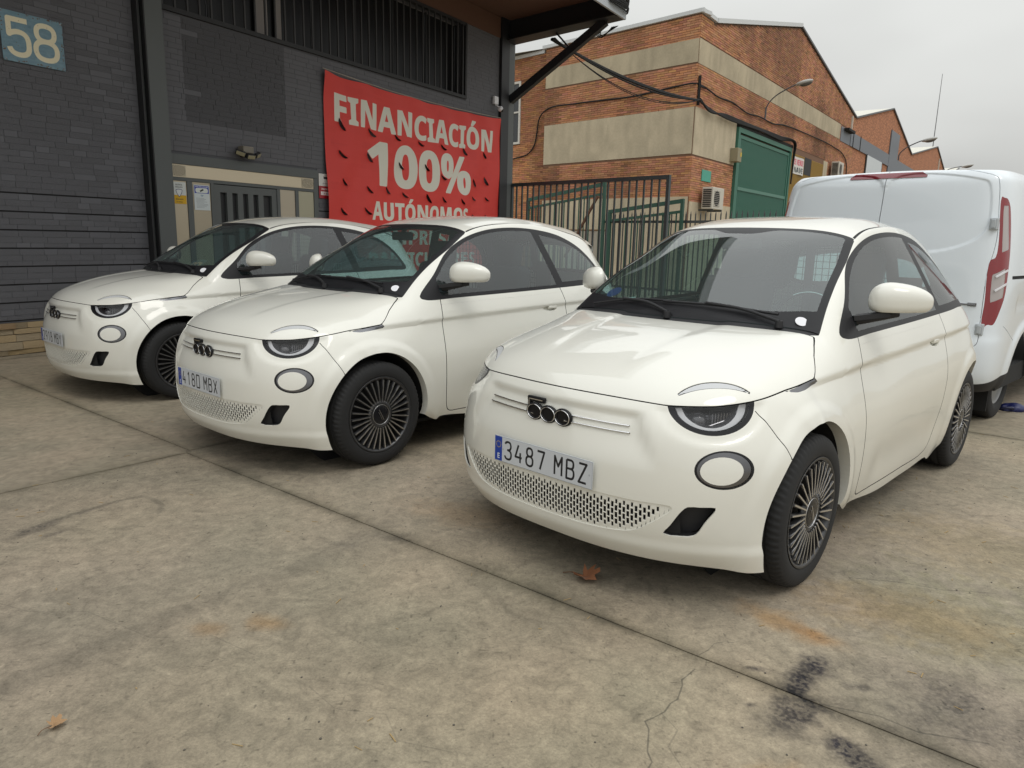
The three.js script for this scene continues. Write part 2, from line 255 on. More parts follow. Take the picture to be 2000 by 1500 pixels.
function lineD(p, x, z, cut) { if (p.bb === undefined) { p.bb = [Math.min(...p.map((q) => q[0])), Math.max(...p.map((q) => q[0])), Math.min(...p.map((q) => q[1])), Math.max(...p.map((q) => q[1]))]; } const b = p.bb; if (x < b[0] - cut || x > b[1] + cut || z < b[2] - cut || z > b[3] + cut) return 1e9; let d = 1e9; for (let i = 1; i < p.length; i++) d = Math.min(d, segDist(x, z, p[i - 1][0], p[i - 1][1], p[i][0], p[i][1])); return d; }
const SLU = 4.4, SLV = 4.17, groundBase = std(.20, .165, .115, .95);
function slabTex(iu, iv, res, fine, dirt) {
  const o = [0, 0, 0];
  return makeTexture(res, res, (i, j, out) => { const a = (i + .5) / res * SLU, b = (j + .5) / res * SLV, u = -.05 + iu * SLU + a, v = iv * SLV + b; const x = GO.x + GU.x * u + GV.x * v, z = GO.z + GU.z * u + GV.z * v; concreteAt(x, z, o, fine);
    const e = Math.min(a, SLU - a, b, SLV - b), k = 1 - dirt * .55 * Math.exp(-(((e) / .035) ** 1)) * (.4 + 1.1 * vnoise(x * 6, z * 6, 181)); out[0] = o[0] * k; out[1] = o[1] * k; out[2] = o[2] * k * (1 - .1 * (1 - k)); });
}
const ground = struct('ground', new THREE.PlaneGeometry(3000, 3000).rotateX(-Math.PI / 2).translate(0, -.0075, 0), groundBase);
{
  const far = slabTex(7, 7, 1024, false, .5), cache = {};
  const bumpT = grainBump.clone(); bumpT.repeat.set(4, 4);
  for (let iu = -4; iu <= 4; iu++) for (let iv = -2; iv <= 4; iv++) {
    const near = (iu === 0 && (iv === -1 || iv === 0)), mid = (iu === -1 && (iv === -1 || iv === 0)) || (iu === 0 && iv === 1) || (iu === 1 && iv <= 0 && iv >= -1);
    const map = near ? slabTex(iu, iv, 2048, true, 1) : mid ? slabTex(iu, iv, 1024, false, .8) : far;
    const g = new THREE.BoxGeometry(SLU - .0065, .016, SLV - .0065); const p = g.attributes.position, u = g.attributes.uv; for (let i = 0; i < p.count; i++) { const a = p.getX(i), b = p.getZ(i); u.setXY(i, (a + SLU / 2) / SLU, (b + SLV / 2) / SLV); }
    const m = new THREE.MeshStandardMaterial({ map, roughness: .93, bumpMap: bumpT, bumpScale: .0022 });
    const s = part(ground, 'slab', g, m); const cu = -.05 + (iu + .5) * SLU, cv = (iv + .5) * SLV;
    s.position.set(GO.x + GU.x * cu + GV.x * cv, -.008, GO.z + GU.z * cu + GV.z * cv);
    s.setRotationFromMatrix(new THREE.Matrix4().makeBasis(GU, V3(0, 1, 0), GV.clone()));
    // GU x up = -GV keeps the box unmirrored only when the basis is right-handed
    if (GU.clone().cross(V3(0, 1, 0)).dot(GV) < 0) { s.setRotationFromMatrix(new THREE.Matrix4().makeBasis(GU, V3(0, 1, 0), GV.clone().negate())); for (let i = 0; i < p.count; i++) u.setXY(i, u.getX(i), 1 - u.getY(i)); }
  }
}

// ---------- dark grey warehouse on the left ----------
const wallBump = grainBump.clone(); wallBump.repeat.set(1 / 1.2, 1 / 1.2);
const darkBrick = [0, 1, 2, 3].map((i) => std(.118 + .003 * (i - 1.5), .119 + .003 * (i - 1.5), .131 + .0035 * (i - 1.5), .72, 0, { bumpMap: wallBump, bumpScale: .004 }));
const darkBrickPatch = [0, 1].map((i) => std(.084 + .003 * i, .085 + .003 * i, .095 + .003 * i, .66, 0, { bumpMap: wallBump, bumpScale: .004 }));
const greyMetal = std(.098, .108, .108, .55), greyDark = std(.018, .019, .021, .6), barGrey = std(.040, .040, .042, .55), beamBlack = std(.016, .017, .020, .5);
const stainless = std(.47, .41, .315, .42, .55, { roughnessMap: null });
const P0 = V3(-5.29, 0, -7.64);
const WH = thing('warehouse', 'dark grey painted brick warehouse with steel canopy behind the parked cars', 'warehouse');
WH.position.copy(P0); WH.rotation.y = 58 * Math.PI / 180; WH.updateMatrixWorld(true);
const camLocal = WH.worldToLocal(V3(0, 1.34, 0));
{
  // backing wall with openings
  const b = new GB(); const W0 = -9, W1 = 9.5;
  b.box(W0, 0, -.30, 1.8, 6.2, -.0045); b.box(4.27, 0, -.30, W1, 3.93, -.0045); b.box(1.8, 2.28, -.30, 4.27, 3.93, -.0045); b.box(8.06, 3.93, -.30, W1, 6.2, -.0045); b.box(1.8, 5.25, -.30, 8.06, 6.2, -.0045); b.box(1.8, 0, -.30, 4.27, 2.28, -.16);
  const wall = part(WH, 'wall', b.build(), std(.098, .099, .110, .9));
  // painted bricks, course by course
  const CH = .0633, BL = .245, list = [];
  const inSpan = (s0, s1, y0, y1, R) => s0 < R[1] && s1 > R[0] && y0 < R[3] && y1 > R[2];
  const holes = [[1.52, 1.84, 0, 7], [1.84, 4.27, 0, 2.28], [1.8, 8.06, 3.93, 5.25], [9.2, 9.9, 0, 7]];
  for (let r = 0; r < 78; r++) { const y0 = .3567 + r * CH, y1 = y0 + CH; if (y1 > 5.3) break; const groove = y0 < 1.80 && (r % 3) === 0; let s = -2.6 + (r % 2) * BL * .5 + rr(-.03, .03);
    while (s < 9.2) { const L = BL * (rnd() < .12 ? .55 : 1) + rr(-.008, .008); let a = s + .0016, e = s + L - .0016; s += L;
      for (const H of holes) if (inSpan(a, e, y0, y1, H)) { if (a < H[0] && e > H[0]) e = H[0] - .002; else if (a < H[1] && e > H[1]) a = H[1] + .002; else { a = e; } }
      if (e - a < .03) continue; if (y0 > 2.67 && y1 < 3.93) for (const c of [2.14, 3.72]) if (a < c - .02 && e > c + .02) { const yq = y0 + .0016, patch = c > 3, q0 = c - a; list.push({ a, e: c, ya: yq, yb: y1 - .0016, patch, d: 99, vis: false }); a = c; }
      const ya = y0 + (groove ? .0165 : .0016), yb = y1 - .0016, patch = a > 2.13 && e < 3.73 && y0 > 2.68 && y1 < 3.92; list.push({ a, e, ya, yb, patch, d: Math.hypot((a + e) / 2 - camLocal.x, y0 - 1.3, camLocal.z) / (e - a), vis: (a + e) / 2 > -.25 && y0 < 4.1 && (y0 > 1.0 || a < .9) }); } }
  list.sort((p, q) => (q.vis - p.vis) || p.d - q.d);
  const unit = new RoundedBoxGeometry(1, 1, 1, 1, .02); const cube = new THREE.BoxGeometry(1, 1, 1);
  const inst = { n: [], p: [] };
  list.forEach((q, i) => { const w = q.e - q.a, h = q.yb - q.ya, t = .022 + rr(-.0016, .0016), x = (q.a + q.e) / 2, y = (q.ya + q.yb) / 2, z = -.010 + t / 2 - .010; const rot = rr(-.003, .003);
    if (i < 300) { const m = part(wall, 'brick', cube, q.patch ? darkBrickPatch[i % 2] : darkBrick[(rnd() * 4) | 0]); m.position.set(x, y, z); m.scale.set(w, h, t); m.rotation.z = rot; }
    else inst[q.patch ? 'p' : 'n'].push(new THREE.Matrix4().compose(V3(x, y, z), new THREE.Quaternion().setFromEuler(new THREE.Euler(0, 0, rot)), V3(w, h, t))); });
  for (const k of ['n', 'p']) { const im = new THREE.InstancedMesh(cube, k === 'n' ? std(1, 1, 1, .72) : darkBrickPatch[0], inst[k].length); im.name = 'bricks'; im.userData.kind = 'stuff'; inst[k].forEach((m, i) => { im.setMatrixAt(i, m); if (k === 'n') { const v = .118 + .003 * rr(-1.6, 1.6); im.setColorAt(i, lin(v, v * 1.01, v * 1.12)); } }); im.castShadow = im.receiveShadow = true; wall.add(im); }
  { const jg = new GB(); for (let y = .3567; y < 1.80; y += CH * 3) { jg.box(-2.6, y + .0012, -.004, 1.52, y + .0155, -.0025); jg.box(4.28, y + .0012, -.004, 9.2, y + .0155, -.0025); } part(wall, 'raked_joint_shade', jg.build(), std(.012, .012, .013, .95)); }  // near-black strips put the shade of the deep raked joints into colour
  // ledge-stone plinth
  const tones = [[.50, .37, .20], [.56, .45, .27], [.42, .29, .165], [.52, .42, .28], [.38, .30, .19], [.58, .44, .26]].map(([r, g, c]) => std(r, g, c, .95, 0, { bumpMap: wallBump, bumpScale: .012 }));
  const pl = part(WH, 'plinth', new GB().box(-2.6, 0, -.010, 1.52, .345, .004).box(4.27, 0, -.010, 9.2, .345, .004).build(), std(.10, .075, .045, .95));
  for (const [s0, s1] of [[-2.6, 1.5], [4.29, 9.2]]) { let y = .004; while (y < .32) { const h = Math.min(rr(.045, .085), .345 - y); let s = s0; while (s < s1) { const L = Math.min(rr(.10, .42), s1 - s); if (L > .04) { const t = rr(.018, .05); const m = part(pl, 'stone', cube, tones[(rnd() * tones.length) | 0]); m.position.set(s + L / 2, y + h / 2, .004 + t / 2); m.scale.set(L - .006, h - .006, t); m.rotation.set(rr(-.03, .03), rr(-.02, .02), rr(-.012, .012)); } s += L; } y += h; } }
  // steel column between the two bays, corner column, lintel
  const col = part(WH, 'column', new GB().box(1.60, 0, -.02, 1.82, 6, .13).box(1.545, 0, -.02, 1.598, 6, .05).build(), greyMetal); 
  part(col, 'column_edge_shade', new GB().box(1.525, 0, -.02, 1.543, 6, .10).box(1.585, 0, .052, 1.598, 6, .128).build(), greyDark);  // dark strips paint in the shadow gap on the column's left side
  const cc = part(WH, 'column', new GB().box(9.22, 0, -.02, 9.50, 6, .06).build(), beamBlack); part(cc, 'corner_post', new GB().box(9.503, 0, -.30, 9.80, 5.5, .0).build(), greyMetal);
  // canopy: soffit, edge beam, fascia, brace
  const tilt = (g) => { const p = g.attributes.position; for (let k = 0; k < p.count; k++) p.setY(k, p.getY(k) + .07 * Math.max(0, p.getZ(k))); return g; };
  const can = part(WH, 'canopy', tilt(new GB().box(-9, 5.66, -.002, 9.50, 5.70, 2.42).build()), std(.12, .060, .038, .85));
  part(can, 'canopy_beam', tilt(new GB().box(9.503, 5.27, -.002, 9.78, 5.78, 2.42).box(9.40, 5.27, -.002, 9.5, 5.30, 2.40).build()), beamBlack);
  part(can, 'fascia', tilt(new GB().box(-9, 5.27, 2.423, 9.79, 5.38, 2.46).box(-9, 5.38, 2.423, 9.79, 5.80, 2.445).build()), std(.42, .45, .48, .5));
  // west of the entrance the canopy reaches farther out over the yard
  part(can, 'deep_soffit', tilt(new GB().box(.02, 5.29, 2.464, 4.4, 5.37, 5.30).build()), std(.12, .060, .038, .85));
  for (let k = 0; k < 2; k++) part(can, 'fascia_panel', tilt(new GB().box(4.44 - (k + 1) * 2.2, 5.24, 5.303, 4.42 - k * 2.2, 5.66, 5.33).build()), std(.62, .66, .68, .45));
  part(can, 'fascia_panel', tilt(new GB().box(4.403, 5.24, 2.47, 4.43, 5.66, 5.30).build()), std(.62, .66, .68, .45));
  part(can, 'canopy_roof', tilt(new GB().box(-9, 5.703, -.002, 9.50, 5.80, 2.42).build()), beamBlack);
  part(can, 'upper_wall', new GB().box(1.83, 5.275, -.004, 9.21, 5.655, .02).build(), std(.12, .060, .038, .85));
  part(can, 'brace', new GB().beam(V3(9.62, 4.16, .02), V3(9.62, 5.42, 2.12), .12, .15).build(), beamBlack);
  part(can, 'brace', new GB().beam(V3(9.62, 5.34, 1.06), V3(9.62, 4.98, 1.42), .03, .03).build(), beamBlack);
  { const g = new GB(); for (let k = 0; k < 16; k++) { const y = 5.56 + .022 * k; g.tube([[9.0, y, 2.50], [9.70, y + rr(-.03, .03), 2.52], [9.83 + rr(0, .06), y + rr(-.05, .05), 2.44], [9.84 + rr(0, .05), y - .02, 2.1], [9.81, y + rr(-.05, .05), 1.75]], .013, 24, 5); }
    for (let k = 0; k < 5; k++) g.tube([[9.80, 5.36, 1.75 + .05 * k], [9.80 + rr(-.03, .05), 5.24 - rr(0, .08), 1.95], [9.80, 5.36, 2.18 + .03 * k]], .008, 14, 5); part(can, 'cable_coil', g.build(), M.gapDark); }
  // strip window with bars
  const wd = part(WH, 'window', new GB().box(1.82, 3.93, -.05, 8.06, 3.985, .035).box(8.02, 3.93, -.05, 8.07, 5.25, .03).box(1.82, 5.22, -.05, 8.06, 5.27, .03).build(), greyDark);
  part(wd, 'window_sill', new GB().box(1.82, 3.95, -.30, 8.06, 4.0, -.055).build(), std(.12, .05, .032, .9));
  for (let k = 0; k < 37; k++) { const s = 1.90 + k * .168; part(wd, 'bar', new GB().box(s - .011, 3.97, .004, s + .011, 5.235, .026).build(), barGrey); }
  for (let k = 0; k < 7; k++) { const s = 1.84 + k * .888; part(wd, 'pane', new GB().box(s, 3.99, -.24, s + .84, 5.24, -.235).build(), phys(.014, .014, .015, .3, { specularIntensity: .4 })); part(wd, 'mullion', new GB().box(s + .845, 3.99, -.25, s + .885, 5.25, -.21).build(), greyDark); }
  part(wd, 'sill_block', new GB().box(3.4, 4.0, -.2, 3.62, 4.75, -.19).box(3.75, 4.0, -.2, 3.86, 4.95, -.19).build(), std(.30, .28, .27, .8));
  // entrance: frame, stainless strip and panels, barred door leaf
  const dr = part(WH, 'entrance', new GB().box(1.825, 2.165, -.012, 4.27, 2.285, .030).box(1.825, 1.965, -.012, 4.19, 2.005, .022).box(4.185, 0, -.012, 4.27, 2.164, .022).box(2.075, 0, -.012, 2.15, 1.964, .022).box(2.415, 0, -.012, 2.46, 1.964, .022).box(3.49, 0, -.012, 3.545, 1.964, .022).box(3.825, 0, -.012, 3.885, 1.964, .022).box(1.825, 0, -.012, 1.845, 1.964, .022).build(), greyMetal);
  const st = [[.46, .40, .30], [.40, .35, .265], [.43, .38, .30], [.38, .36, .27]].map(([r, g, c]) => std(r, g, c, .38, .6));
  part(dr, 'steel_strip', new GB().rbox(1.83, 2.006, -.01, 4.184, 2.163, .016, .004).build(), std(.60, .52, .385, .4, .45));
  [[1.846, 2.074], [2.151, 2.414], [3.546, 3.824], [3.886, 4.184]].forEach(([a, c], i) => part(dr, 'steel_panel', new GB().rbox(a, .04, -.01, c, 1.962, .012, .003).build(), st[i]));
  for (const [a, c] of [[1.845, 2.07], [3.955, 4.18]]) { const g = new GB(); g.box(a, 2.02, .0165, c, 2.15, .020); part(dr, 'vent_plate', g.build(), std(.42, .37, .28, .5, .4)); const hs = new GB(); for (let r = 1; r <= 4; r++) for (let k = 0; k < r * 7; k++) { const t = k / (r * 7) * 6.283, x = (a + c) / 2 + r * .026 * Math.cos(t), y = 2.085 + r * .0155 * Math.sin(t) * 1.0; hs.add(new THREE.CylinderGeometry(.0042, .0042, .003, 6).rotateX(Math.PI / 2).translate(x, y, .0205)); } part(dr, 'vent_holes', hs.build(), M.gapDark); }
  const leaf = part(dr, 'door_leaf', new GB().box(2.46, .02, -.05, 3.49, 1.95, -.03).build(), greyDark);
  { const g = new GB(); g.box(2.462, 1.86, -.03, 3.488, 1.955, .012); g.box(2.462, .02, -.03, 2.56, 1.86, .012); g.box(3.40, .02, -.03, 3.488, 1.86, .012); for (let k = 0; k < 4; k++) { const s = 2.66 + k * .17; g.box(s, .02, -.03, s + .085, 1.86, .012); } part(dr, 'door_bars', g.build(), greyMetal); }
}
function onWall(t, s, y, off = 0) { const p = WH.localToWorld(V3(s, y, off)); t.position.copy(p); t.rotation.y = WH.rotation.y; return t; }
function canvasTex(w, h, draw) { const c = document.createElement('canvas'); c.width = w; c.height = h; draw(c.getContext('2d'), w, h); const t = new THREE.CanvasTexture(c); t.colorSpace = THREE.SRGBColorSpace; t.anisotropy = 8; return t; }
function fitText(x, text, x0, x1, base, cap, font = 'bold') { x.font = font + ' 200px sans-serif'; x.textAlign = 'left'; x.textBaseline = 'alphabetic'; const m = x.measureText(text); x.save(); x.translate(x0, base); x.scale((x1 - x0) / m.width, cap / (200 * .714)); x.fillText(text, 0, 0); x.strokeStyle = x.fillStyle; x.lineWidth = 7; x.lineJoin = 'round'; x.strokeText(text, 0, 0); x.restore(); }
// number plate 58
{
  const t = onWall(thing('number_sign', 'faded blue metal sign with cream number 58 on dark brick wall', 'sign'), .12, 3.0, .018);
  const tex = canvasTex(620, 500, (x, w, h) => { x.fillStyle = '#6f8d9b'; x.fillRect(0, 0, w, h); for (let k = 0; k < 900; k++) { const a = rnd(); x.fillStyle = `rgba(${a > .5 ? '150,175,185' : '70,100,118'},${.04 + .06 * rnd()})`; x.fillRect(rnd() * w, rnd() * h, rr(10, 90), rr(4, 30)); }
    x.strokeStyle = '#e2d9bb'; x.lineWidth = 52; x.lineJoin = 'round';
    const five = new Path2D('M262,78 L78,78 L78,228 Q120,196 168,196 Q262,196 262,300 L262,330 Q262,422 168,422 Q86,422 72,356'), eight = new Path2D('M438,78 Q528,78 528,152 Q528,236 438,236 Q348,236 348,152 Q348,78 438,78 M438,236 Q546,240 546,328 Q546,424 438,424 Q330,424 330,328 Q330,240 438,236'); x.stroke(five); x.stroke(eight);
    for (let k = 0; k < 70; k++) { const e = rnd(); const px = e < .5 ? rnd() * w : (rnd() < .5 ? rr(0, 30) : rr(w - 30, w)), py = e < .5 ? (rnd() < .6 ? rr(0, 24) : rr(h - 24, h)) : rnd() * h; x.fillStyle = `rgba(${80 + rnd() * 40 | 0},${50 + rnd() * 20 | 0},35,${.3 + .5 * rnd()})`; x.beginPath(); x.arc(px, py, rr(2, 9), 0, 7); x.fill(); }
    for (let k = 0; k < 60; k++) { x.fillStyle = `rgba(110,75,45,${.15 + .3 * rnd()})`; x.beginPath(); x.arc(rr(20, 600), rr(20, 480), rr(1, 5), 0, 7); x.fill(); } });
  const g = new RoundedBoxGeometry(.60, .485, .006, 1, .002); const p = g.attributes.position, u = g.attributes.uv; for (let i = 0; i < p.count; i++) u.setXY(i, p.getX(i) / .60 + .5, p.getY(i) / .485 + .5); g.translate(.30, .2425, 0);
  part(t, 'plate', g, new THREE.MeshStandardMaterial({ map: tex, roughness: .6 })); const s = new GB(); for (const q of [[.02, .02], [.58, .02], [.02, .465], [.58, .465]]) s.add(new THREE.CylinderGeometry(.007, .007, .006, 10).rotateX(Math.PI / 2).translate(q[0], q[1], .005)); part(t, 'screw', s.build(), M.darkChrome);
}
// red banner
{
  const t = onWall(thing('banner', 'red financing banner with white lettering and wind slits on the grey wall', 'banner'), 4.42, .60, .02);
  const BW = 4.80, BH = 3.14; // local x 0..BW, y 0..BH
  const tex = canvasTex(2048, 1340, (x, w, h) => { const k = w / BW, X = (s) => (s - 4.42) * k, Y = (y) => h - (y - .60) * k; x.fillStyle = '#d63d35'; x.fillRect(0, 0, w, h);
    for (let i = 0; i < 500; i++) { x.fillStyle = `rgba(${rnd() < .5 ? '228,92,82' : '175,38,36'},${.03 + .04 * rnd()})`; x.fillRect(rnd() * w, rnd() * h, rr(20, 200), rr(10, 80)); }
    x.fillStyle = '#dbd9cc'; fitText(x, 'FINANCIACIÓN', X(4.60), X(8.98), Y(3.08), .40 * k); fitText(x, '100%', X(5.34), X(8.22), Y(2.19), .70 * k); fitText(x, 'AUTÓNOMOS', X(5.43), X(8.15), Y(1.61), .29 * k); fitText(x, 'EMPRESAS', X(5.65), X(7.95), Y(1.21), .24 * k); fitText(x, 'PARTICULARES', X(5.30), X(8.35), Y(.82), .24 * k); });
  const fold = (x, y) => .010 + .018 * Math.sin(x * 2.1 + y * 1.2) * sst(0, .5, y) + .010 * Math.sin(x * 5.3 - y * 3.1) + .014 * Math.sin((x - y * .55) * 7.5) * sst(BH - .1, BH - 1.4, y) + .016 * Math.exp(-(((x - .12) / .2) ** 2)) * Math.sin(y * 2) + .03 * Math.exp(-(((x + (BH - y) * .8) / .25) ** 2)) + .012 * Math.sin(x * 9 + 2 * Math.sin(y * 2.2)) * sst(BH - .75, BH - .05, y);
  const sag = (x) => -.055 * Math.sin(Math.PI * x / BW) - .02 * Math.abs(Math.sin(x * 3.3));
  let m = new SM(); const nx = 150, ny = 96; for (let j = 0; j <= ny; j++) for (let i = 0; i <= nx; i++) { const x = i / nx * BW, y = j / ny * BH; m.v(x, y, fold(x, y) + .012, 0, 0, 1); } for (let j = 0; j < ny; j++) for (let i = 0; i < nx; i++) { const a = j * (nx + 1) + i; m.t.push(a, a + 1, a + nx + 2, a, a + nx + 2, a + nx + 1); } m.normals();
  const fl = [[4.81, 3.05], [5.49, 3.04], [6.07, 3.04], [6.69, 3.03], [7.34, 3.03], [8.06, 3.02], [8.71, 3.01], [4.79, 2.61], [5.44, 2.62], [6.19, 2.57], [6.86, 2.61], [7.34, 2.48], [4.82, 2.18], [5.39, 2.1], [5.86, 2.12], [6.28, 2.08], [6.91, 2.05], [7.38, 2.06], [7.95, 2.05], [8.37, 2.44], [8.8, 2.5], [8.37, 2.14], [8.81, 2.15], [4.8, 1.73], [5.33, 1.76], [5.84, 1.45], [6.28, 1.47], [8.38, 1.76], [8.82, 1.78], [4.85, 1.2], [8.5, 1.2], [8.9, 1.1]].map(([s, y]) => { const a = rr(-.9, -.25); return { x: s - 4.42, y: y - .6, a, r: rr(.085, .115) }; });
  const half = (f) => (x, y) => { const dx = x - f.x, dy = y - f.y, c = Math.cos(f.a), s = Math.sin(f.a), u = dx * c + dy * s, v = -dx * s + dy * c; return Math.max(Math.hypot(u, v * 1.5) - f.r, v); };
  const hs = fl.map(half); const F = (x, y) => { let d = 9; for (let i = 0; i < fl.length; i++) if (Math.abs(x - fl[i].x) < .2 && Math.abs(y - fl[i].y) < .2) d = Math.min(d, hs[i](x, y)); return d; };
  m = m.cut((x, y) => -(-F(x, y)))[1];
  const uv = (x, y) => [x / BW, y / BH]; const geo = m.geo(uv); const p = geo.attributes.position; for (let i = 0; i < p.count; i++) p.setY(i, p.getY(i) + sag(p.getX(i)) * sst(BH * .3, BH, p.getY(i)));
  const cloth = new THREE.MeshStandardMaterial({ map: tex, roughness: .62, side: THREE.DoubleSide }); part(t, 'cloth', geo, cloth);
  for (const f of fl) { // hanging half-moon flaps
    const s = new SM(), n = 10; for (let i = 0; i <= n; i++) for (let j = 0; j <= 4; j++) { const a = -Math.PI * i / n, q = j / 4, u = Math.cos(a) * f.r * q, v = Math.sin(a) * f.r / 1.5 * q; const b = .75; const c = Math.cos(f.a), sn = Math.sin(f.a), w = v * Math.cos(b), out = -v * Math.sin(b); s.v(f.x + u * c - w * sn, f.y + u * sn + w * c, fold(f.x, f.y) + .014 + out, 0, 0, 1); }
    for (let i = 0; i < n; i++) for (let j = 0; j < 4; j++) { const a = i * 5 + j; s.t.push(a, a + 1, a + 6, a, a + 6, a + 5); } s.normals(); const g = s.geo(uv), pp = g.attributes.position; for (let i = 0; i < pp.count; i++) pp.setY(i, pp.getY(i) + sag(f.x) * sst(BH * .3, BH, f.y)); part(t, 'wind_flap', g, cloth); }
  part(t, 'top_rope', new GB().tube([[-.02, BH + .02, .03], [BW * .33, BH - .045, .035], [BW * .66, BH - .04, .035], [BW + .02, BH + .015, .03]], .008, 30, 5).build(), std(.35, .32, .27, .9));
}
// notices by the entrance
const poster = (name, label, s, y, w, h, draw, off = .0165, res = 512) => { const t = onWall(thing(name, label, name.split('_').pop()), s, y, off); const tex = canvasTex(Math.round(res * w / h), res, draw); const g = new THREE.BoxGeometry(w, h, .002); const p = g.attributes.position, u = g.attributes.uv; for (let i = 0; i < p.count; i++) u.setXY(i, p.getX(i) / w + .5, p.getY(i) / h + .5); part(t, 'sheet', g.translate(w / 2, h / 2, 0), new THREE.MeshStandardMaterial({ map: tex, roughness: .6 })); return t; };
poster('alarm_notice', 'white and yellow alarm notice with shield on left steel panel', 1.868, 1.68, .19, .265, (x, w, h) => { x.fillStyle = '#cfd4d2'; x.fillRect(0, 0, w, h); x.fillStyle = '#d2a514'; x.fillRect(0, h * .60, w, h * .4); x.fillStyle = '#17191d'; x.textAlign = 'center'; x.font = 'bold 50px sans-serif'; x.fillText('ALERTA', w * .5, h * .16); x.font = 'bold 42px sans-serif'; x.fillText('VIGILADO', w * .5, h * .26); x.fillText('VIGILADO', w * .5, h * .82, w * .84); x.font = 'bold 34px sans-serif'; x.fillText('24 HORAS', w * .5, h * .94); x.strokeStyle = '#1d2460'; x.lineWidth = 12; x.lineJoin = 'round'; x.beginPath(); x.moveTo(w * .28, h * .36); x.quadraticCurveTo(w * .5, h * .30, w * .72, h * .36); x.quadraticCurveTo(w * .73, h * .5, w * .5, h * .68); x.quadraticCurveTo(w * .27, h * .5, w * .28, h * .36); x.fillStyle = '#d8dcdc'; x.fill(); x.stroke(); });
poster('camera_notice', 'white and blue camera notice sheet on second steel panel', 2.17, 1.615, .225, .315, (x, w, h) => { x.fillStyle = '#ced6d8'; x.fillRect(0, 0, w, h); x.fillStyle = '#2436a0'; x.fillRect(w * .04, h * .03, w * .92, h * .30); x.fillStyle = '#d6dcd6'; x.beginPath(); x.roundRect(w * .10, h * .12, w * .80, h * .19, 40); x.fill(); x.fillStyle = '#e4e8ea'; x.font = 'bold 30px sans-serif'; x.textAlign = 'center'; x.fillText('ZONA VIDEOVIGILADA', w / 2, h * .095, w * .84); x.save(); x.translate(w * .5, h * .215); x.rotate(-.45); x.fillStyle = '#1b1d20'; x.fillRect(-44, -16, 88, 32); x.restore(); x.fillStyle = '#3f6f96'; x.font = 'italic bold 44px sans-serif'; x.fillText('Vgr', w * .5, h * .44); x.fillStyle = 'rgba(60,66,72,.7)'; for (let k = 0; k < 9; k++) { const y = h * (.52 + .047 * k); x.fillRect(w * .12, y, w * (.5 + .26 * rnd()), 5); } });
{ const t = onWall(thing('alarm_sign', 'white over red alarm sign on wall left of the banner', 'sign'), 4.29, 1.885, .014); const tex = canvasTex(360, 520, (x, w, h) => { x.fillStyle = '#d7d6d2'; x.fillRect(0, 0, w, h * .5); x.fillStyle = '#a11d2a'; x.fillRect(0, h * .5, w, h * .5); x.fillStyle = '#3a3b3e'; x.fillRect(w * .4, h * .12, w * .3, h * .09); x.fillStyle = '#8a8a88'; x.font = 'bold 44px sans-serif'; x.textAlign = 'center'; x.fillText('alarma', w / 2, h * .42); x.fillStyle = '#e6dcda'; x.font = 'bold 64px sans-serif'; x.fillText('Alarma', w / 2, h * .66, w * .86); x.fillRect(w * .14, h * .72, w * .72, h * .15); x.fillStyle = '#a11d2a'; x.font = 'bold 52px sans-serif'; x.fillText('24 H', w / 2, h * .835); });
  const g = new RoundedBoxGeometry(.245, .365, .010, 2, .004); const p = g.attributes.position, u = g.attributes.uv; for (let i = 0; i < p.count; i++) u.setXY(i, p.getX(i) / .245 + .5, p.getY(i) / .365 + .5); part(t, 'panel', g.translate(.1225, .1825, 0), new THREE.MeshStandardMaterial({ map: tex, roughness: .4 })); }
// three-headed lamp over the entrance
{ const t = onWall(thing('wall_lamp', 'three-headed solar wall lamp above the entrance', 'lamp'), 2.95, 2.36, .015);
  part(t, 'housing', new GB().rbox(-.085, .03, 0, .085, .12, .12, .012).build(), std(.20, .18, .145, .5)); part(t, 'bracket', new GB().rbox(-.06, -.02, 0, .06, .035, .10, .01).build(), M.blackPlastic);
  for (const [x, a, y] of [[-.135, -.55, .02], [0, 0, -.012], [.135, .55, .02]]) { const h = part(t, 'lamp_head', new RoundedBoxGeometry(.135, .07, .05, 2, .018), M.blackPlastic); h.position.set(x, y, x ? .12 : .15); h.rotation.set(.55, a, 0); part(h, 'lens', new RoundedBoxGeometry(.112, .050, .006, 2, .003).translate(0, 0, .026), std(.34, .31, .20, .35)); } }
// camera at the right end
{ const t = onWall(thing('security_camera', 'small white wall camera above right end of the banner', 'camera'), 9.03, 3.92, .015); part(t, 'junction_box', new GB().rbox(-.07, .07, 0, .07, .22, .06, .01).build(), M.whitePlastic); part(t, 'camera_arm', new GB().tube([[0, .06, .03], [0, .03, .08], [.02, .01, .12]], .014, 8, 6).build(), M.whitePlastic); const b = part(t, 'camera_body', new THREE.SphereGeometry(.055, 20, 14).translate(.03, -.02, .13), M.whitePlastic); part(b, 'lens', new THREE.SphereGeometry(.036, 16, 12).translate(.045, -.045, .155), M.blackGloss); }

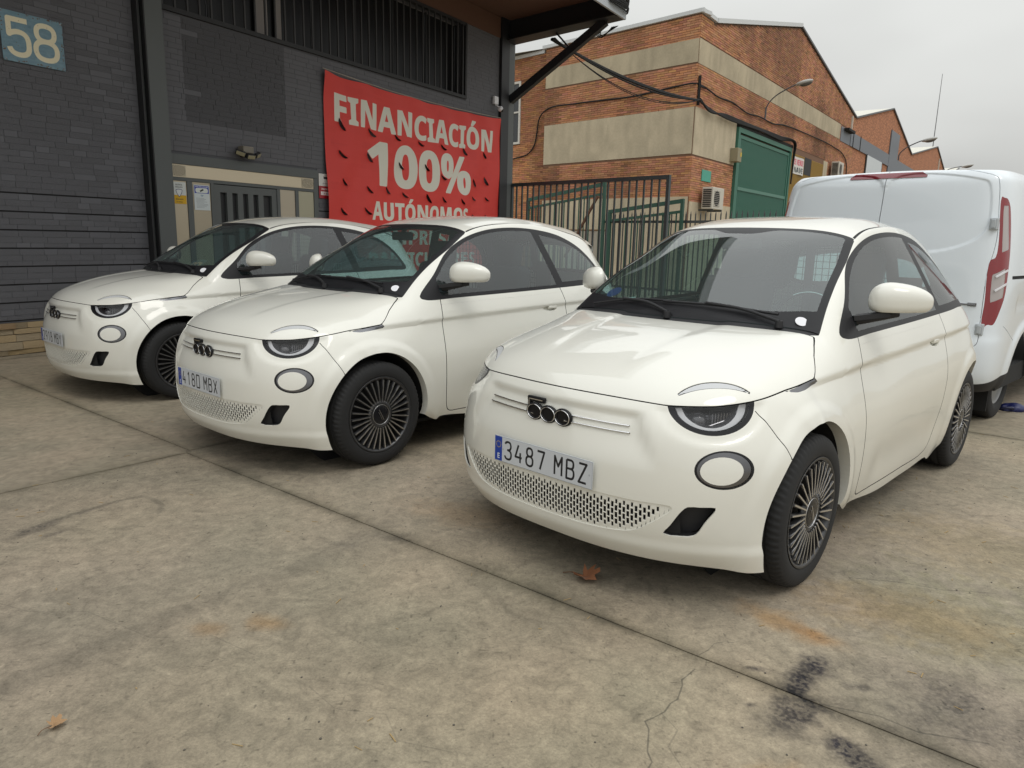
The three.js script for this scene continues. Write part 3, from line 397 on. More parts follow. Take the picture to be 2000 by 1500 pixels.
// ---------- brick industrial building beyond the alley ----------
const KC = V3(4.751, 0, -20.455);
const BB = thing('brick_building', 'orange brick industrial building with sawtooth gables beyond the railing', 'building');
BB.position.copy(KC);
const LROT = -45.97 * Math.PI / 180, RROT = 54 * Math.PI / 180; // left face: x runs towards the corner, right face: x runs away from it
const cement = (r, g, b) => { const t = makeTexture(512, 512, (i, j, o) => { const u = i / 512, v = j / 512; let k = 1 + .22 * (tnoise(u * 5, v * 5, 5, 41) - .5) + .18 * (tnoise(u * 17, v * 11, 11 * 17, 42) - .5) + .10 * (tnoise(u * 90, v * 90, 90, 43) - .5); k *= 1 - .10 * sst(.5, .95, tnoise(u * 16, v * 2, 16, 44)); o[0] = r * k; o[1] = g * k; o[2] = b * k; }); t.repeat.set(1 / 3, 1 / 3); return new THREE.MeshStandardMaterial({ map: t, roughness: .95, side: THREE.DoubleSide }); };
const cemA = cement(.45, .385, .27), cemB = cement(.49, .42, .30);
const brickCol = (warm) => { const k = rr(.78, 1.18), r = .465 * k, g = (.212 + rr(-.022, .03)) * k, b = (.110 + rr(-.015, .02)) * k; const soot = rnd() < .05 ? .68 : 1; return lin(r * soot * (warm ? 1.12 : 1), g * soot * (warm ? 1.1 : 1), b * soot); };
const brickMats = Array.from({ length: 24 }, () => { const m = std(1, 1, 1, .9); m.color.copy(brickCol(false)); return m; });
const mortar = std(.19, .105, .065, .95);
const toLocal = (rot, off) => { const o = new THREE.Object3D(); o.rotation.y = rot; return o; };
const cubeG = new THREE.BoxGeometry(1, 1, 1);
let farBrickParts = 0;
function brickFace(wall, zones, opt) { // zones [x0, x1, y0, y1 or fn(x)]
  const CH = .0605, BL = .247, list = [];
  for (const [x0, x1, y0, y1] of zones) { const r0 = Math.round(y0 / CH), top = typeof y1 === 'number' ? () => y1 : y1; const hi = typeof y1 === 'number' ? y1 : opt.max; for (let r = r0; r * CH < hi; r++) { const a = r * CH; let s = x0 - (r & 1 ? BL / 2 : 0); while (s < x1) { const xa = Math.max(s, x0) + .004, xb = Math.min(s + BL, x1) - .004; s += BL; if (xb - xa < .03) continue; const h = CH - .010; if (a + h > top((xa + xb) / 2)) continue; list.push([(xa + xb) / 2, a + h / 2, xb - xa, h]); } } }
  list.sort((p, q) => opt.key(p) - opt.key(q)); const mats = [], cols = [];
  list.forEach((q, i) => { const t = .020 + rr(-.003, .003), z = opt.z + t / 2 - .012; if (i < opt.parts) { const m = part(wall, 'brick', cubeG, brickMats[(rnd() * 24) | 0]); m.position.set(q[0], q[1], z); m.scale.set(q[2], q[3], t); } else { mats.push(new THREE.Matrix4().compose(V3(q[0], q[1], z), new THREE.Quaternion(), V3(q[2], q[3], t))); const c = brickCol(opt.warm && opt.warm(q[0])); const st = 1 - .35 * sst(.55, .8, vnoise(q[0] * .9 + 5, q[1] * .35, 77)) - .2 * sst(.5, .9, vnoise(q[0] * 2.2, q[1] * .2, 78)); cols.push(c.multiplyScalar(st)); } });
  const im = new THREE.InstancedMesh(cubeG, std(1, 1, 1, .9), mats.length); im.name = 'bricks'; im.userData.kind = 'stuff'; mats.forEach((m, i) => { im.setMatrixAt(i, m); im.setColorAt(i, cols[i]); }); im.castShadow = im.receiveShadow = true; wall.add(im);
}
const gableTop = (t) => polyAt([[0, 7.30], [1.0, 7.26], [8.96, 8.96], [19.1, 7.33], [28.2, 9.08], [36.4, 7.45], [48.5, 9.26], [57, 7.5], [66, 9.2]], t);
{
  // left (side) face, local x = -t
  const wl = part(BB, 'wall', new GB().box(-5.62, 0, -.05, -.012, 7.30, -.004).box(-16, 0, -.40, -5.62, 7.25, -.10).build(), mortar); wl.rotation.y = LROT;
  brickFace(wl, [[-5.62, -.005, 6.68, 7.28], [-5.62, -.005, 4.96, 6.08], [-5.62, -.005, 2.62, 3.74]], { z: 0, parts: 150, max: 8, key: (q) => -q[0] });
  brickFace(wl, [[-5.5 - 6, -5.63, 1.4, 7.22]].flatMap(([a, b, c, d]) => [[a, -7.62, c, d], [-7.62, -6.82, c, 4.5], [-7.62, -6.82, 6.5, d], [-6.82, b, c, d]]), { z: -.096, parts: 0, max: 8, key: () => 0, warm: () => true });
  part(wl, 'cement_band', new GB().box(-5.60, 6.085, -.003, -.012, 6.675, .012).build(), cemA); part(wl, 'cement_band', new GB().box(-5.60, 3.745, -.003, -.02, 4.955, .014).build(), cemB); part(wl, 'cement_band', new GB().box(-5.60, 0, -.003, -.03, 2.61, .016).build(), cemB);
  part(wl, 'coping', new GB().rbox(-5.75, 7.29, -.42, .06, 7.40, .06, .012).rbox(-16, 7.20, -.45, -5.752, 7.31, -.05, .012).build(), std(.60, .62, .63, .5));
  const wx = -7.62; part(wl, 'window', new GB().box(wx, 4.5, -.10, wx + .07, 6.5, -.05).box(wx + .73, 4.5, -.10, wx + .80, 6.5, -.05).box(wx + .07, 4.5, -.10, wx + .73, 4.57, -.05).box(wx + .07, 6.43, -.10, wx + .73, 6.5, -.05).box(wx + .38, 4.57, -.095, wx + .43, 6.43, -.055).box(wx + .07, 5.5, -.095, wx + .73, 5.55, -.055).build(), std(.62, .60, .55, .6)); part(wl, 'pane', new GB().box(wx + .07, 4.57, -.099, wx + .73, 6.43, -.096).build(), phys(.05, .055, .06, .1));
  // right (street) face, local x = t
  const sh = new THREE.Shape(); sh.moveTo(0, 0); for (const [x, y] of [[0, 7.30], [1.0, 7.26], [8.96, 8.96], [19.1, 7.33]]) sh.lineTo(x, y); sh.lineTo(19.1, 0); sh.lineTo(0, 0);
  const wr = part(BB, 'wall', new THREE.ExtrudeGeometry(sh, { depth: .05, bevelEnabled: false }).translate(0.012, 0, -.054), mortar); wr.rotation.y = RROT;
  brickFace(wr, [[.005, 19.1, 6.69, (x) => gableTop(x) - .02], [.005, 16.3, 4.97, 6.04], [16.3, 19.1, 4.97, 6.69], [.005, 3.25, 2.5, 3.72], [9.05, 9.2, 2.4, 4.97], [14.1, 19.1, 2.4, 4.97]], { z: 0, parts: 150, max: 9.2, key: (q) => q[0] });
  part(wr, 'cement_band', new GB().box(.012, 6.055, -.003, 16.3, 6.675, .012).build(), cemA); part(wr, 'cement_band', new GB().box(.02, 3.73, -.003, 3.24, 4.96, .014).build(), cemB); part(wr, 'cement_band', new GB().box(.03, 0, -.003, 3.24, 2.48, .016).build(), cemB); part(wr, 'cement_band', new GB().box(13.95, 0, -.003, 14.6, 4.9, .03).box(9.06, 0, -.003, 9.2, 4.9, .03).build(), cemB);
  // roof edges and sheets
  const sheet = std(.62, .60, .52, .6), edge = std(.09, .095, .10, .5);
  const edgeG = new GB(); const ridge = [[-.05, 7.33], [1.0, 7.29], [8.96, 9.0], [19.1, 7.36], [28.2, 9.12], [36.4, 7.48], [48.5, 9.30], [57, 7.53], [66, 9.24]];
  for (let i = 2; i < ridge.length - 1; i++) edgeG.beam(V3(ridge[i][0], ridge[i][1], .02), V3(ridge[i + 1][0], ridge[i + 1][1], .02), .10, .07);
  part(wr, 'roof_edge', edgeG.build(), edge);
  part(wr, 'coping', new GB().beam(V3(-.03, 7.36, 0), V3(1.05, 7.33, 0), .14, .10).beam(V3(1.0, 7.33, 0), V3(8.96, 9.06, 0), .14, .12).build(), std(.60, .62, .63, .5));
  const rf = new GB(); for (let i = 1; i < ridge.length - 1; i++) { const a = ridge[i], b = ridge[i + 1]; const g = new THREE.BufferGeometry(); const y0 = a[1] + .03, y1 = b[1] + .03; g.setAttribute('position', new THREE.Float32BufferAttribute([a[0], y0, .06, b[0], y1, .06, b[0], y1, -30, a[0], y0, -30], 3)); g.setIndex([0, 1, 2, 0, 2, 3]); g.computeVertexNormals(); rf.add(g); } part(wr, 'roof', rf.build(), sheet);
  // farther gables in coursed brick
  const bt = makeTexture(512, 512, (i, j, o) => { const r = Math.floor(j / 16), u = (i + (r & 1 ? 32 : 0)) % 512, c = Math.floor(u / 64), jt = j % 16 < 3 || u % 64 < 3; const k = .75 + .5 * hash2(c, r, 91); if (jt) { o[0] = .19; o[1] = .105; o[2] = .065; } else { o[0] = .46 * k; o[1] = .19 * k; o[2] = .092 * k; } }); bt.repeat.set(1 / 1.976, 1 / 1.936);
  const far = new THREE.MeshStandardMaterial({ map: bt, roughness: .9, side: THREE.DoubleSide });
  const s2 = new THREE.Shape(); s2.moveTo(19.1, 0); for (const [x, y] of ridge.slice(3)) s2.lineTo(x, y - .03); s2.lineTo(66, 0); s2.lineTo(19.1, 0); const wf = part(BB, 'wall', new THREE.ExtrudeGeometry(s2, { depth: .3, bevelEnabled: false }).translate(0, 0, -.31), far); wf.rotation.y = RROT;
  const duct = std(.16, .175, .20, .5, .3); part(wf, 'sheet_cladding', new GB().box(16.4, 6.0, .001, 18.3, 6.62, .03).box(18.31, 6.0, .001, 28.35, 6.62, .05).box(31.1, 5.95, .001, 41, 6.6, .05).box(28.36, 4.5, .001, 31.09, 8.0, .06).build(), duct); part(wf, 'cladding_bar', new GB().box(18.8, 5.98, .05, 18.86, 6.66, .07).box(20.4, 5.98, .05, 20.46, 6.66, .07).box(16.9, 6.5, .03, 18.2, 6.6, .25).build(), M.gapDark);
  part(wf, 'downpipe', new GB().box(18.2, 6.7, .0, 18.28, 7.3, .08).box(50.5, 5, 0, 50.58, 8.6, .08).build(), sheet);
  // green sliding gate
  const gg = std(.040, .150, .105, .55), gl = std(.075, .20, .150, .5), gd = std(.012, .050, .036, .7);
  const gt = part(wr, 'gate', new GB().box(3.27, 0, .0, 3.42, 4.86, .09).box(8.85, 0, .0, 9.0, 4.86, .09).box(3.42, 4.72, .0, 8.85, 4.86, .09).build(), gg);
  const gs = new GB(); const nb = 52; for (let k = 0; k < nb; k++) { const x = 3.62 + k / nb * 5.08; gs.box(x, .1, .012, x + .055, 4.56, .042); } gt.add(part(null, 'gate_back', new GB().box(3.44, 0, -.002, 8.83, 4.7, .010).build(), gd)); gs.box(3.46, .05, .012, 3.58, 4.66, .06).box(8.70, .05, .012, 8.82, 4.66, .06).box(3.58, 4.56, .012, 8.70, 4.66, .06); gt.add(part(null, 'gate_slats', gs.build(), gg)); gt.add(part(null, 'gate_rail', new GB().box(3.6, 3.02, .043, 8.68, 3.12, .065).build(), gl));
  part(wr, 'lintel', new GB().box(3.27, 4.865, -.003, 9.05, 4.955, .10).box(9.005, 0, -.003, 9.055, 4.86, .06).build(), M.gapDark);
  // yellow shutter
  const ys = new GB(); for (let k = 0; k < 40; k++) { const x = 9.25 + k * .1175; ys.box(x, 0, .0, x + .06, 4.72, .03); } ys.box(9.22, 0, -.003, 13.94, 4.74, .004); part(wr, 'shutter', ys.build(), std(.33, .20, .035, .6)); part(wr, 'shutter_patch', new GB().box(11.0, 4.1, .031, 12.0, 4.74, .034).build(), std(.03, .03, .032, .8));
}
const rightFace = new THREE.Object3D(); rightFace.position.copy(KC); rightFace.rotation.y = RROT; rightFace.updateMatrixWorld(true);
const leftFace = new THREE.Object3D(); leftFace.position.copy(KC); leftFace.rotation.y = LROT; leftFace.updateMatrixWorld(true);
const onRight = (t, x, y, z = 0) => { t.position.copy(rightFace.localToWorld(V3(x, y, z))); t.rotation.y = RROT; return t; };
const Rp = (x, y, z) => rightFace.localToWorld(V3(x, y, z)), Lp = (t, y, z) => leftFace.localToWorld(V3(-t, y, z));
// things on the brick building
function airCon(label, x, y, louvre) { const t = onRight(thing('air_conditioner', label, 'air conditioner', null), x, y, .10); const w = .86, h = .60, d = .34; part(t, 'casing', new GB().rbox(0, 0, .02, w, h, d, .02).build(), std(.55, .52, .45, .6));
  const f = new GB(); for (let k = 0; k < 9; k++) f.box(.10, .08 + k * .05, d, .54, .094 + k * .05, d + .012); part(t, 'fan_grille', f.build(), std(.30, .28, .25, .6)); part(t, 'fan_opening', new THREE.CylinderGeometry(.21, .21, .006, 28).rotateX(Math.PI / 2).translate(.32, .30, d + .001), M.gapDark);
  const s = new GB(); for (let k = 0; k < 10; k++) s.box(-.012, .06 + k * .05, .06, -.001, .088 + k * .05, d - .04); part(t, 'side_louvres', s.build(), M.gapDark); part(t, 'bracket', new GB().box(.08, -.05, -.09, .12, -.001, d).box(w - .12, -.05, -.09, w - .08, -.001, d).build(), M.steelGrey); return t; }
airCon('cream air conditioner on brackets beside the corner of brick building', .62, 2.30);
airCon('second cream air conditioner right of the yellow shutter, above the van', 14.9, 4.35);
{ const t = onRight(thing('green_sign', 'small blank green sign on brick wall above the air conditioner', 'sign'), .74, 3.08, .014); part(t, 'plate', new GB().rbox(0, 0, 0, .68, .31, .02, .006).build(), std(.055, .33, .24, .5)); }
{ const t = onRight(thing('meter_box', 'small grey box with yellow label beside green gate', 'box'), 2.86, 3.80, .016); part(t, 'case', new GB().rbox(0, 0, 0, .34, .40, .24, .015).build(), std(.28, .25, .16, .7)); part(t, 'yellow_label', new GB().box(.22, .16, .241, .32, .28, .246).build(), std(.6, .42, .03, .5)); }
{ const t = onRight(thing('shutter_poster', 'white paper poster with red and black lettering on yellow shutter', 'poster'), 9.42, 4.02, .036); const tex = canvasTex(400, 220, (x, w, h) => { x.fillStyle = '#d6d2cc'; x.fillRect(0, 0, w, h); x.fillStyle = '#cc3f5c'; fitText(x, 'SE VENDE', 30, w - 30, h * .46, h * .32); x.fillStyle = '#2c3a40'; fitText(x, 'NAVE', 40, w - 40, h * .90, h * .30); });
  const g = new THREE.PlaneGeometry(1.45, .62, 12, 6); const p = g.attributes.position; for (let i = 0; i < p.count; i++) p.setZ(i, .02 + .02 * Math.sin(p.getX(i) * 5)); g.translate(.73, .31, 0); g.computeVertexNormals(); part(t, 'sheet', g, new THREE.MeshStandardMaterial({ map: tex, roughness: .8, side: THREE.DoubleSide })); }
{ const t = onRight(thing('wall_sign', 'large plain white sign on the far brick wall above the van roof', 'sign'), 22.3, 4.4, .02); part(t, 'panel', new GB().rbox(0, 0, 0, 4.1, 1.6, .05, .01).build(), std(.60, .64, .66, .5)); part(t, 'sign_edge', new GB().box(-.04, -.02, 0, -.001, 1.62, .06).box(4.101, -.02, 0, 4.14, 1.62, .06).build(), M.steelGrey); }
function wallLamp(label, x, y, L, up, k) { const t = onRight(thing('street_lamp', label, 'street lamp', null), x, y, 0); part(t, 'arm', new GB().tube([[0, -.35, .03], [0, 0, .05], [0, up * .45, L * .28], [0, up * .85, L * .75], [0, up, L]], .028 * k, 24, 8).box(-.05, -.4, .0, .05, -.05, .03).build(), std(.10, .10, .11, .5));
  const h = part(t, 'lamp_head', new THREE.SphereGeometry(1, 24, 16).scale(.16 * k, .10 * k, .36 * k).rotateX(-.18), std(.42, .42, .40, .35)); h.position.set(0, up + .02, L + .26 * k); part(h, 'lamp_glass', new THREE.SphereGeometry(1, 20, 10, 0, 6.3, Math.PI / 2, Math.PI / 2).scale(.13 * k, .11 * k, .26 * k).rotateX(-.18).translate(0, -.035, .05), std(.12, .11, .10, .2)); return t; }
wallLamp('curved arm street lamp on brick wall above green gate', 5.82, 5.85, .98, .60, .75);
wallLamp('distant street lamp on second brick gable', 31.7, 7.0, 1.25, .75, 1.2);
wallLamp('farthest street lamp beyond the last gable, just over the van', 56.5, 8.2, 1.2, .3, 1.3);
{ const t = thing('antenna_mast', 'thin tall antenna mast against the sky behind the gables', 'antenna'); const p = Rp(49.2, 7.5, -.4); t.position.set(p.x, p.y, p.z); part(t, 'mast', new THREE.CylinderGeometry(.018, .045, 7.4, 8).translate(0, 3.7, 0), std(.14, .14, .15, .5)); part(t, 'mast_base', new THREE.CylinderGeometry(.08, .08, .5, 8).translate(0, .25, 0), M.steelGrey); }
// cables
{ const t = thing('service_cable', 'thin black cable clipped along the brick building facade', 'cable'); const pts = [Lp(7.3, 3.98, .0), Lp(6.9, 4.05, -.05), Lp(6.37, 4.15, -.05), Lp(6.1, 4.4, -.05), Lp(6.0, 4.75, -.05), Lp(5.85, 5.22, 0), Lp(5.44, 5.46, .045), Lp(4.18, 5.49, .04), Lp(2.03, 5.45, .04), Lp(.66, 5.53, .04), Lp(.05, 5.54, .05), Rp(.3, 5.52, .05), Rp(1.49, 5.43, .05), Rp(2.6, 5.46, .05), Rp(4.0, 5.36, .05), Rp(5.13, 5.42, .05), Rp(6.6, 5.40, .05), Rp(7.93, 5.52, .05), Rp(11.35, 5.60, .05), Rp(15.15, 5.6, .05), Rp(17.2, 5.45, .05), Rp(18.0, 5.1, .05), Rp(18.2, 4.2, .05)]; part(t, 'cable', new GB().tube(pts, .022, 220, 6).build(), M.gapDark); }
{ const t = thing('cable_bundle', 'thick black cable bundle from the canopy to the brick corner and gate', 'cable'); const a = WH.localToWorld(V3(9.70, 5.27, .95)), c = Rp(.05, 5.12, .12); const g = new GB(); for (let k = 0; k < 5; k++) { const pts = []; const sg = [.35, .42, .55, .95, 1.05][k]; for (let i = 0; i <= 12; i++) { const q = i / 12, p = a.clone().lerp(c, q); p.y -= sg * 4 * q * (1 - q) * .5; p.x += (k - 2) * .015; p.y += (k - 2) * .008; pts.push(p); } g.tube(pts, [.034, .028, .02, .011, .010][k], 60, 6); }
  for (let k = 0; k < 4; k++) g.tube([Rp(.1, 5.10 + k * .02, .08), Rp(.73, 5.0 - .02 * k, .11), Rp(2.0, 4.93 + .03 * k, .12), Rp(2.9, 4.93 + .03 * k, .13), Rp(5.2, 4.97 + .02 * k, .14), Rp(7.2, 4.95 + .035 * k, .14), Rp(9.05, 5.0, .13 + .02 * k), Rp(9.18, 4.6, .10 + .01 * k), Rp(9.16, 3.6, .1)], .03, 120, 6); part(t, 'cables', g.build(), M.gapDark);
  part(t, 'corner_bracket', new GB().beam(Rp(.08, 5.0, .05), Rp(.08, 5.75, .05), .06, .06).beam(Rp(.08, 5.5, .05), Rp(.5, 5.5, .05), .04, .04).build(), M.gapDark); }

// ---------- railings and gates in the alley ----------
{ const t = thing('metal_gate', 'tall grey barred gate leaf standing at the warehouse corner', 'gate'); const p = WH.localToWorld(V3(9.80, 0, -.02)); t.position.copy(p); t.rotation.y = Math.atan2(-.719, .695); // local x runs along the leaf
  const gm = std(.050, .066, .070, .5); part(t, 'frame', new GB().box(.0, 2.44, -.03, 4.03, 2.51, .03).box(3.97, .08, -.03, 4.03, 2.44, .03).box(0, .08, -.03, .05, 2.44, .03).box(.05, .14, -.03, 3.97, .20, .03).build(), gm); for (let k = 0; k < 23; k++) { const x = .17 + k * .1655; part(t, 'bar', new GB().box(x - .014, .20, -.014, x + .014, 2.44, .014).build(), gm); } }
const alleyGreen = std(.022, .080, .055, .5);
function greenGate(label, p0, p1, h0, h1, n, post) { const t = thing('green_gate', label, 'gate', null); t.position.copy(p0); const d = p1.clone().sub(p0); const L = d.length(); t.rotation.y = Math.atan2(-d.z, d.x); const g = new GB(); g.beam(V3(0, h0, 0), V3(L, h1, 0), .06, .09); g.beam(V3(.03, h0 - .22, 0), V3(L, h1 - .24, 0), .05, .06); g.box(0, 0, -.04, .07, h0, .04); g.box(L - .07, 0, -.035, L, h1 + .04, .035); part(t, 'frame', g.build(), alleyGreen); for (let k = 1; k < n; k++) { const x = L * k / n; part(t, 'bar', new GB().box(x - .012, 0, -.012, x + .012, lerp(h0, h1, k / n) - .22, .012).build(), alleyGreen); } if (post) part(t, 'stay', new GB().beam(V3(L * .55, .9, .06), V3(L * .93, h1 - .3, .06), .05, .05).build(), std(.12, .06, .035, .8)); return t; }
greenGate('green barred alley gate behind the grey leaf, left one', Lp(3.29, 0, 3.0), Lp(.5, 0, 3.0), 2.42, 2.76, 16, true);
greenGate('green alley gate frame behind the grey leaf, right one', Lp(.36, 0, 3.0), Lp(-1.82, 0, 3.0), 2.07, 2.30, 12, false);
{ const t = thing('low_railing', 'dark spiked railing running low across the alley', 'railing'); const a = Lp(.55, 0, 2.9), b = Lp(-4.2, 0, 2.9); t.position.copy(a); const d = b.clone().sub(a), L = d.length(); t.rotation.y = Math.atan2(-d.z, d.x); part(t, 'rail', new GB().box(0, 1.80, -.02, L, 1.86, .02).box(0, .2, -.02, L, .25, .02).build(), M.steelGrey); for (let k = 0; k < 36; k++) { const x = .06 + k * (L - .1) / 36; part(t, 'bar', new GB().box(x - .011, .05, -.011, x + .011, 2.0, .011).add(new THREE.ConeGeometry(.016, .08, 4).translate(x, 2.04, 0)).build(), M.steelGrey); } }
{ const t = thing('alley_wall', 'low white rendered wall end behind the alley gate', 'wall'); t.position.copy(Lp(1.95, 0, 2.75)); t.rotation.y = LROT; part(t, 'render', new GB().rbox(0, 0, -.1, 1.25, 1.60, .1, .01).build(), std(.58, .52, .44, .9)); part(t, 'cap', new GB().rbox(-.01, 1.601, -.11, 1.26, 1.64, .11, .01).build(), std(.30, .18, .10, .9)); }

// ---------- small city car: the body is one spline surface, cut along its panel lines ----------
const CARGRID = [
  [[0, .185, 1.80], [.25, .183, 1.785], [.48, .178, 1.715], [.64, .17, 1.61], [.73, .16, 1.53], [.775, .157, 1.46], [.79, .17, 1.38], [.80, .22, 1.28], [.80, .30, 1.18]],
  [[0, .27, 1.845], [.27, .268, 1.828], [.51, .265, 1.752], [.67, .26, 1.645], [.755, .25, 1.54], [.80, .245, 1.44], [.82, .25, 1.34], [.825, .28, 1.25], [.82, .32, 1.18]],
  [[0, .40, 1.855], [.28, .40, 1.84], [.53, .40, 1.764], [.69, .395, 1.645], [.77, .385, 1.53], [.812, .375, 1.42], [.832, .36, 1.32], [.835, .35, 1.24], [.83, .34, 1.18]],
  [[0, .54, 1.850], [.28, .54, 1.834], [.53, .54, 1.757], [.69, .54, 1.635], [.77, .535, 1.525], [.815, .51, 1.415], [.837, .47, 1.31], [.84, .42, 1.23], [.835, .37, 1.18]],
  [[0, .672, 1.832], [.28, .670, 1.808], [.51, .668, 1.735], [.66, .665, 1.615], [.74, .655, 1.51], [.795, .63, 1.40], [.83, .56, 1.30], [.838, .48, 1.22], [.835, .40, 1.17]],
  [[0, .775, 1.772], [.27, .773, 1.745], [.46, .772, 1.692], [.60, .782, 1.588], [.69, .782, 1.470], [.755, .735, 1.37], [.81, .65, 1.28], [.83, .55, 1.21], [.835, .43, 1.165]],
  [[0, .855, 1.66], [.26, .852, 1.638], [.44, .845, 1.588], [.575, .847, 1.495], [.668, .835, 1.40], [.75, .775, 1.31], [.81, .68, 1.245], [.832, .57, 1.195], [.838, .45, 1.16]],
  [[0, .925, 1.46], [.26, .92, 1.44], [.44, .91, 1.395], [.58, .895, 1.325], [.68, .865, 1.26], [.755, .795, 1.225], [.812, .69, 1.195], [.834, .58, 1.175], [.838, .46, 1.155]],
  [[0, .968, 1.22], [.27, .965, 1.205], [.46, .953, 1.18], [.60, .932, 1.13], [.70, .88, 1.09], [.763, .805, 1.09], [.815, .69, 1.10], [.835, .58, 1.12], [.838, .46, 1.14]],
  [[0, .992, 1.01], [.28, .990, .995], [.48, .984, .965], [.62, .972, .925], [.71, .92, .90], [.772, .815, .88], [.818, .60, .86], [.818, .33, .80], [.79, .225, .76]],
  [[0, 1.02, .945], [.28, 1.018, .93], [.48, 1.01, .895], [.625, 1.0, .85], [.705, .955, .82], [.770, .835, .79], [.818, .60, .75], [.815, .33, .70], [.785, .212, .67]],
  [[0, 1.16, .745], [.27, 1.155, .73], [.455, 1.145, .70], [.600, 1.135, .66], [.665, 1.09, .60], [.735, .955, .55], [.815, .62, .52], [.812, .34, .5], [.785, .198, .48]],
  [[0, 1.32, .50], [.26, 1.315, .485], [.43, 1.30, .445], [.555, 1.275, .395], [.610, 1.225, .32], [.742, .955, .32], [.82, .62, .30], [.814, .34, .28], [.787, .18, .27]],
  [[0, 1.435, .245], [.26, 1.43, .23], [.42, 1.415, .205], [.518, 1.390, .17], [.570, 1.325, .06], [.748, .96, .10], [.825, .62, .10], [.816, .34, .08], [.79, .18, .07]],
  [[0, 1.492, -.05], [.26, 1.487, -.06], [.41, 1.470, -.07], [.50, 1.437, -.09], [.56, 1.372, -.13], [.752, .965, -.10], [.828, .62, -.10], [.818, .34, -.1], [.79, .18, -.1]],
  [[0, 1.512, -.38], [.26, 1.506, -.38], [.40, 1.487, -.39], [.49, 1.452, -.39], [.55, 1.392, -.40], [.755, .972, -.36], [.832, .62, -.34], [.82, .34, -.33], [.79, .18, -.33]],
  [[0, 1.500, -.75], [.25, 1.494, -.75], [.39, 1.474, -.74], [.478, 1.438, -.74], [.54, 1.375, -.72], [.755, .985, -.62], [.835, .64, -.55], [.822, .34, -.55], [.79, .18, -.55]],
  [[0, 1.468, -1.08], [.25, 1.462, -1.07], [.38, 1.440, -1.05], [.468, 1.398, -1.03], [.538, 1.325, -.98], [.752, 1.0, -.84], [.838, .66, -.72], [.825, .34, -.70], [.79, .18, -.70]],
  [[0, 1.415, -1.37], [.24, 1.410, -1.355], [.37, 1.385, -1.32], [.46, 1.335, -1.28], [.555, 1.245, -1.20], [.742, 1.0, -1.05], [.835, .74, -.95], [.838, .5, -1.0], [.83, .40, -1.1]],
  [[0, 1.26, -1.51], [.25, 1.255, -1.495], [.40, 1.23, -1.455], [.50, 1.19, -1.40], [.605, 1.11, -1.32], [.738, .98, -1.21], [.83, .78, -1.1], [.84, .58, -1.1], [.835, .45, -1.13]],
  [[0, 1.03, -1.61], [.27, 1.03, -1.595], [.44, 1.02, -1.555], [.57, 1.0, -1.50], [.66, .97, -1.415], [.755, .89, -1.30], [.825, .76, -1.2], [.838, .6, -1.16], [.835, .46, -1.14]],
  [[0, .80, -1.67], [.28, .80, -1.655], [.48, .795, -1.61], [.62, .785, -1.545], [.715, .76, -1.45], [.785, .72, -1.35], [.83, .65, -1.25], [.84, .55, -1.19], [.835, .45, -1.15]],
  [[0, .55, -1.705], [.29, .55, -1.69], [.51, .545, -1.635], [.66, .54, -1.56], [.75, .53, -1.475], [.805, .51, -1.38], [.835, .47, -1.28], [.842, .42, -1.21], [.835, .38, -1.16]],
  [[0, .35, -1.69], [.28, .35, -1.675], [.50, .345, -1.62], [.65, .34, -1.55], [.735, .335, -1.475], [.79, .33, -1.40], [.82, .33, -1.3], [.83, .33, -1.22], [.83, .33, -1.16]],
  [[0, .225, -1.62], [.26, .225, -1.61], [.46, .22, -1.565], [.60, .215, -1.51], [.68, .21, -1.455], [.74, .21, -1.4], [.775, .22, -1.32], [.79, .26, -1.23], [.79, .30, -1.17]],
];
const WB = 1.161, TR = .311;
// feature planes
function frame(o, u, v) { u = V3(...u).normalize(); v = V3(...v); v.addScaledVector(u, -u.dot(v)).normalize(); const n = u.clone().cross(v); return { o: V3(...o), u, v, n, uv: (x, y, z) => { const a = x - o[0], b = y - o[1], c = z - o[2]; return [a * u.x + b * u.y + c * u.z, a * v.x + b * v.y + c * v.z]; } }; }
const HL = frame([.570, .775, 1.586], [.222, .012, -.224], [-.034, .112, -.075]);
const HLa = .158, HLb = .128;
const FG = frame([.671, .556, 1.637], [.150, .006, -.145], [.02, .133, -.03]);
const hoodY = (z) => polyAt([[.86, .985], [.90, .964], [.94, .943], [1.0, .904], [1.055, .858], [1.085, .838], [1.10, .831], [1.305, .811], [1.474, .786], [1.60, .769], [1.70, .763], [1.75, .770], [1.80, .775]], z);
const cowlZ = (x) => 1.0 - .26 * x * x; // rear edge of the hood
const wsX = (y) => polyAt([[.90, .675], [.986, .655], [1.135, .612], [1.275, .566], [1.394, .520], [1.5, .49]], y);
const wsTopZ = (x) => .255 - .24 * x * x;
// side window outline (z, y)
const DLO = smoothPts([[.765, .972], [.60, 1.110], [.45, 1.232], [.25, 1.335], [.02, 1.398], [-.25, 1.424], [-.57, 1.414], [-.85, 1.372], [-1.06, 1.292], [-1.18, 1.19], [-1.245, 1.085], [-1.262, 1.035], [-1.235, 1.012], [-1.0, 1.005], [-.5, .988], [0, .974], [.45, .962], [.735, .957]], 160, true);
const dloSD = polySD(DLO);
const beltLine = (z) => lerp(.825, .905, clamp((1.15 - z) / 2.45, 0, 1));
const doorLine = smoothPts([[.612, 1.05], [.615, .97], [.628, .80], [.640, .50], [.625, .285], [.600, .245], [.50, .236], [0, .232], [-.42, .236], [-.49, .27], [-.545, .45], [-.60, .70], [-.612, .88], [-.585, 1.0]], 90);
const doorD = lineDist(doorLine);
const archSD = (z, y) => Math.min(Math.hypot(z - WB, (y - .318) * .99), Math.hypot(z + WB, (y - .318) * .99)) - .358;
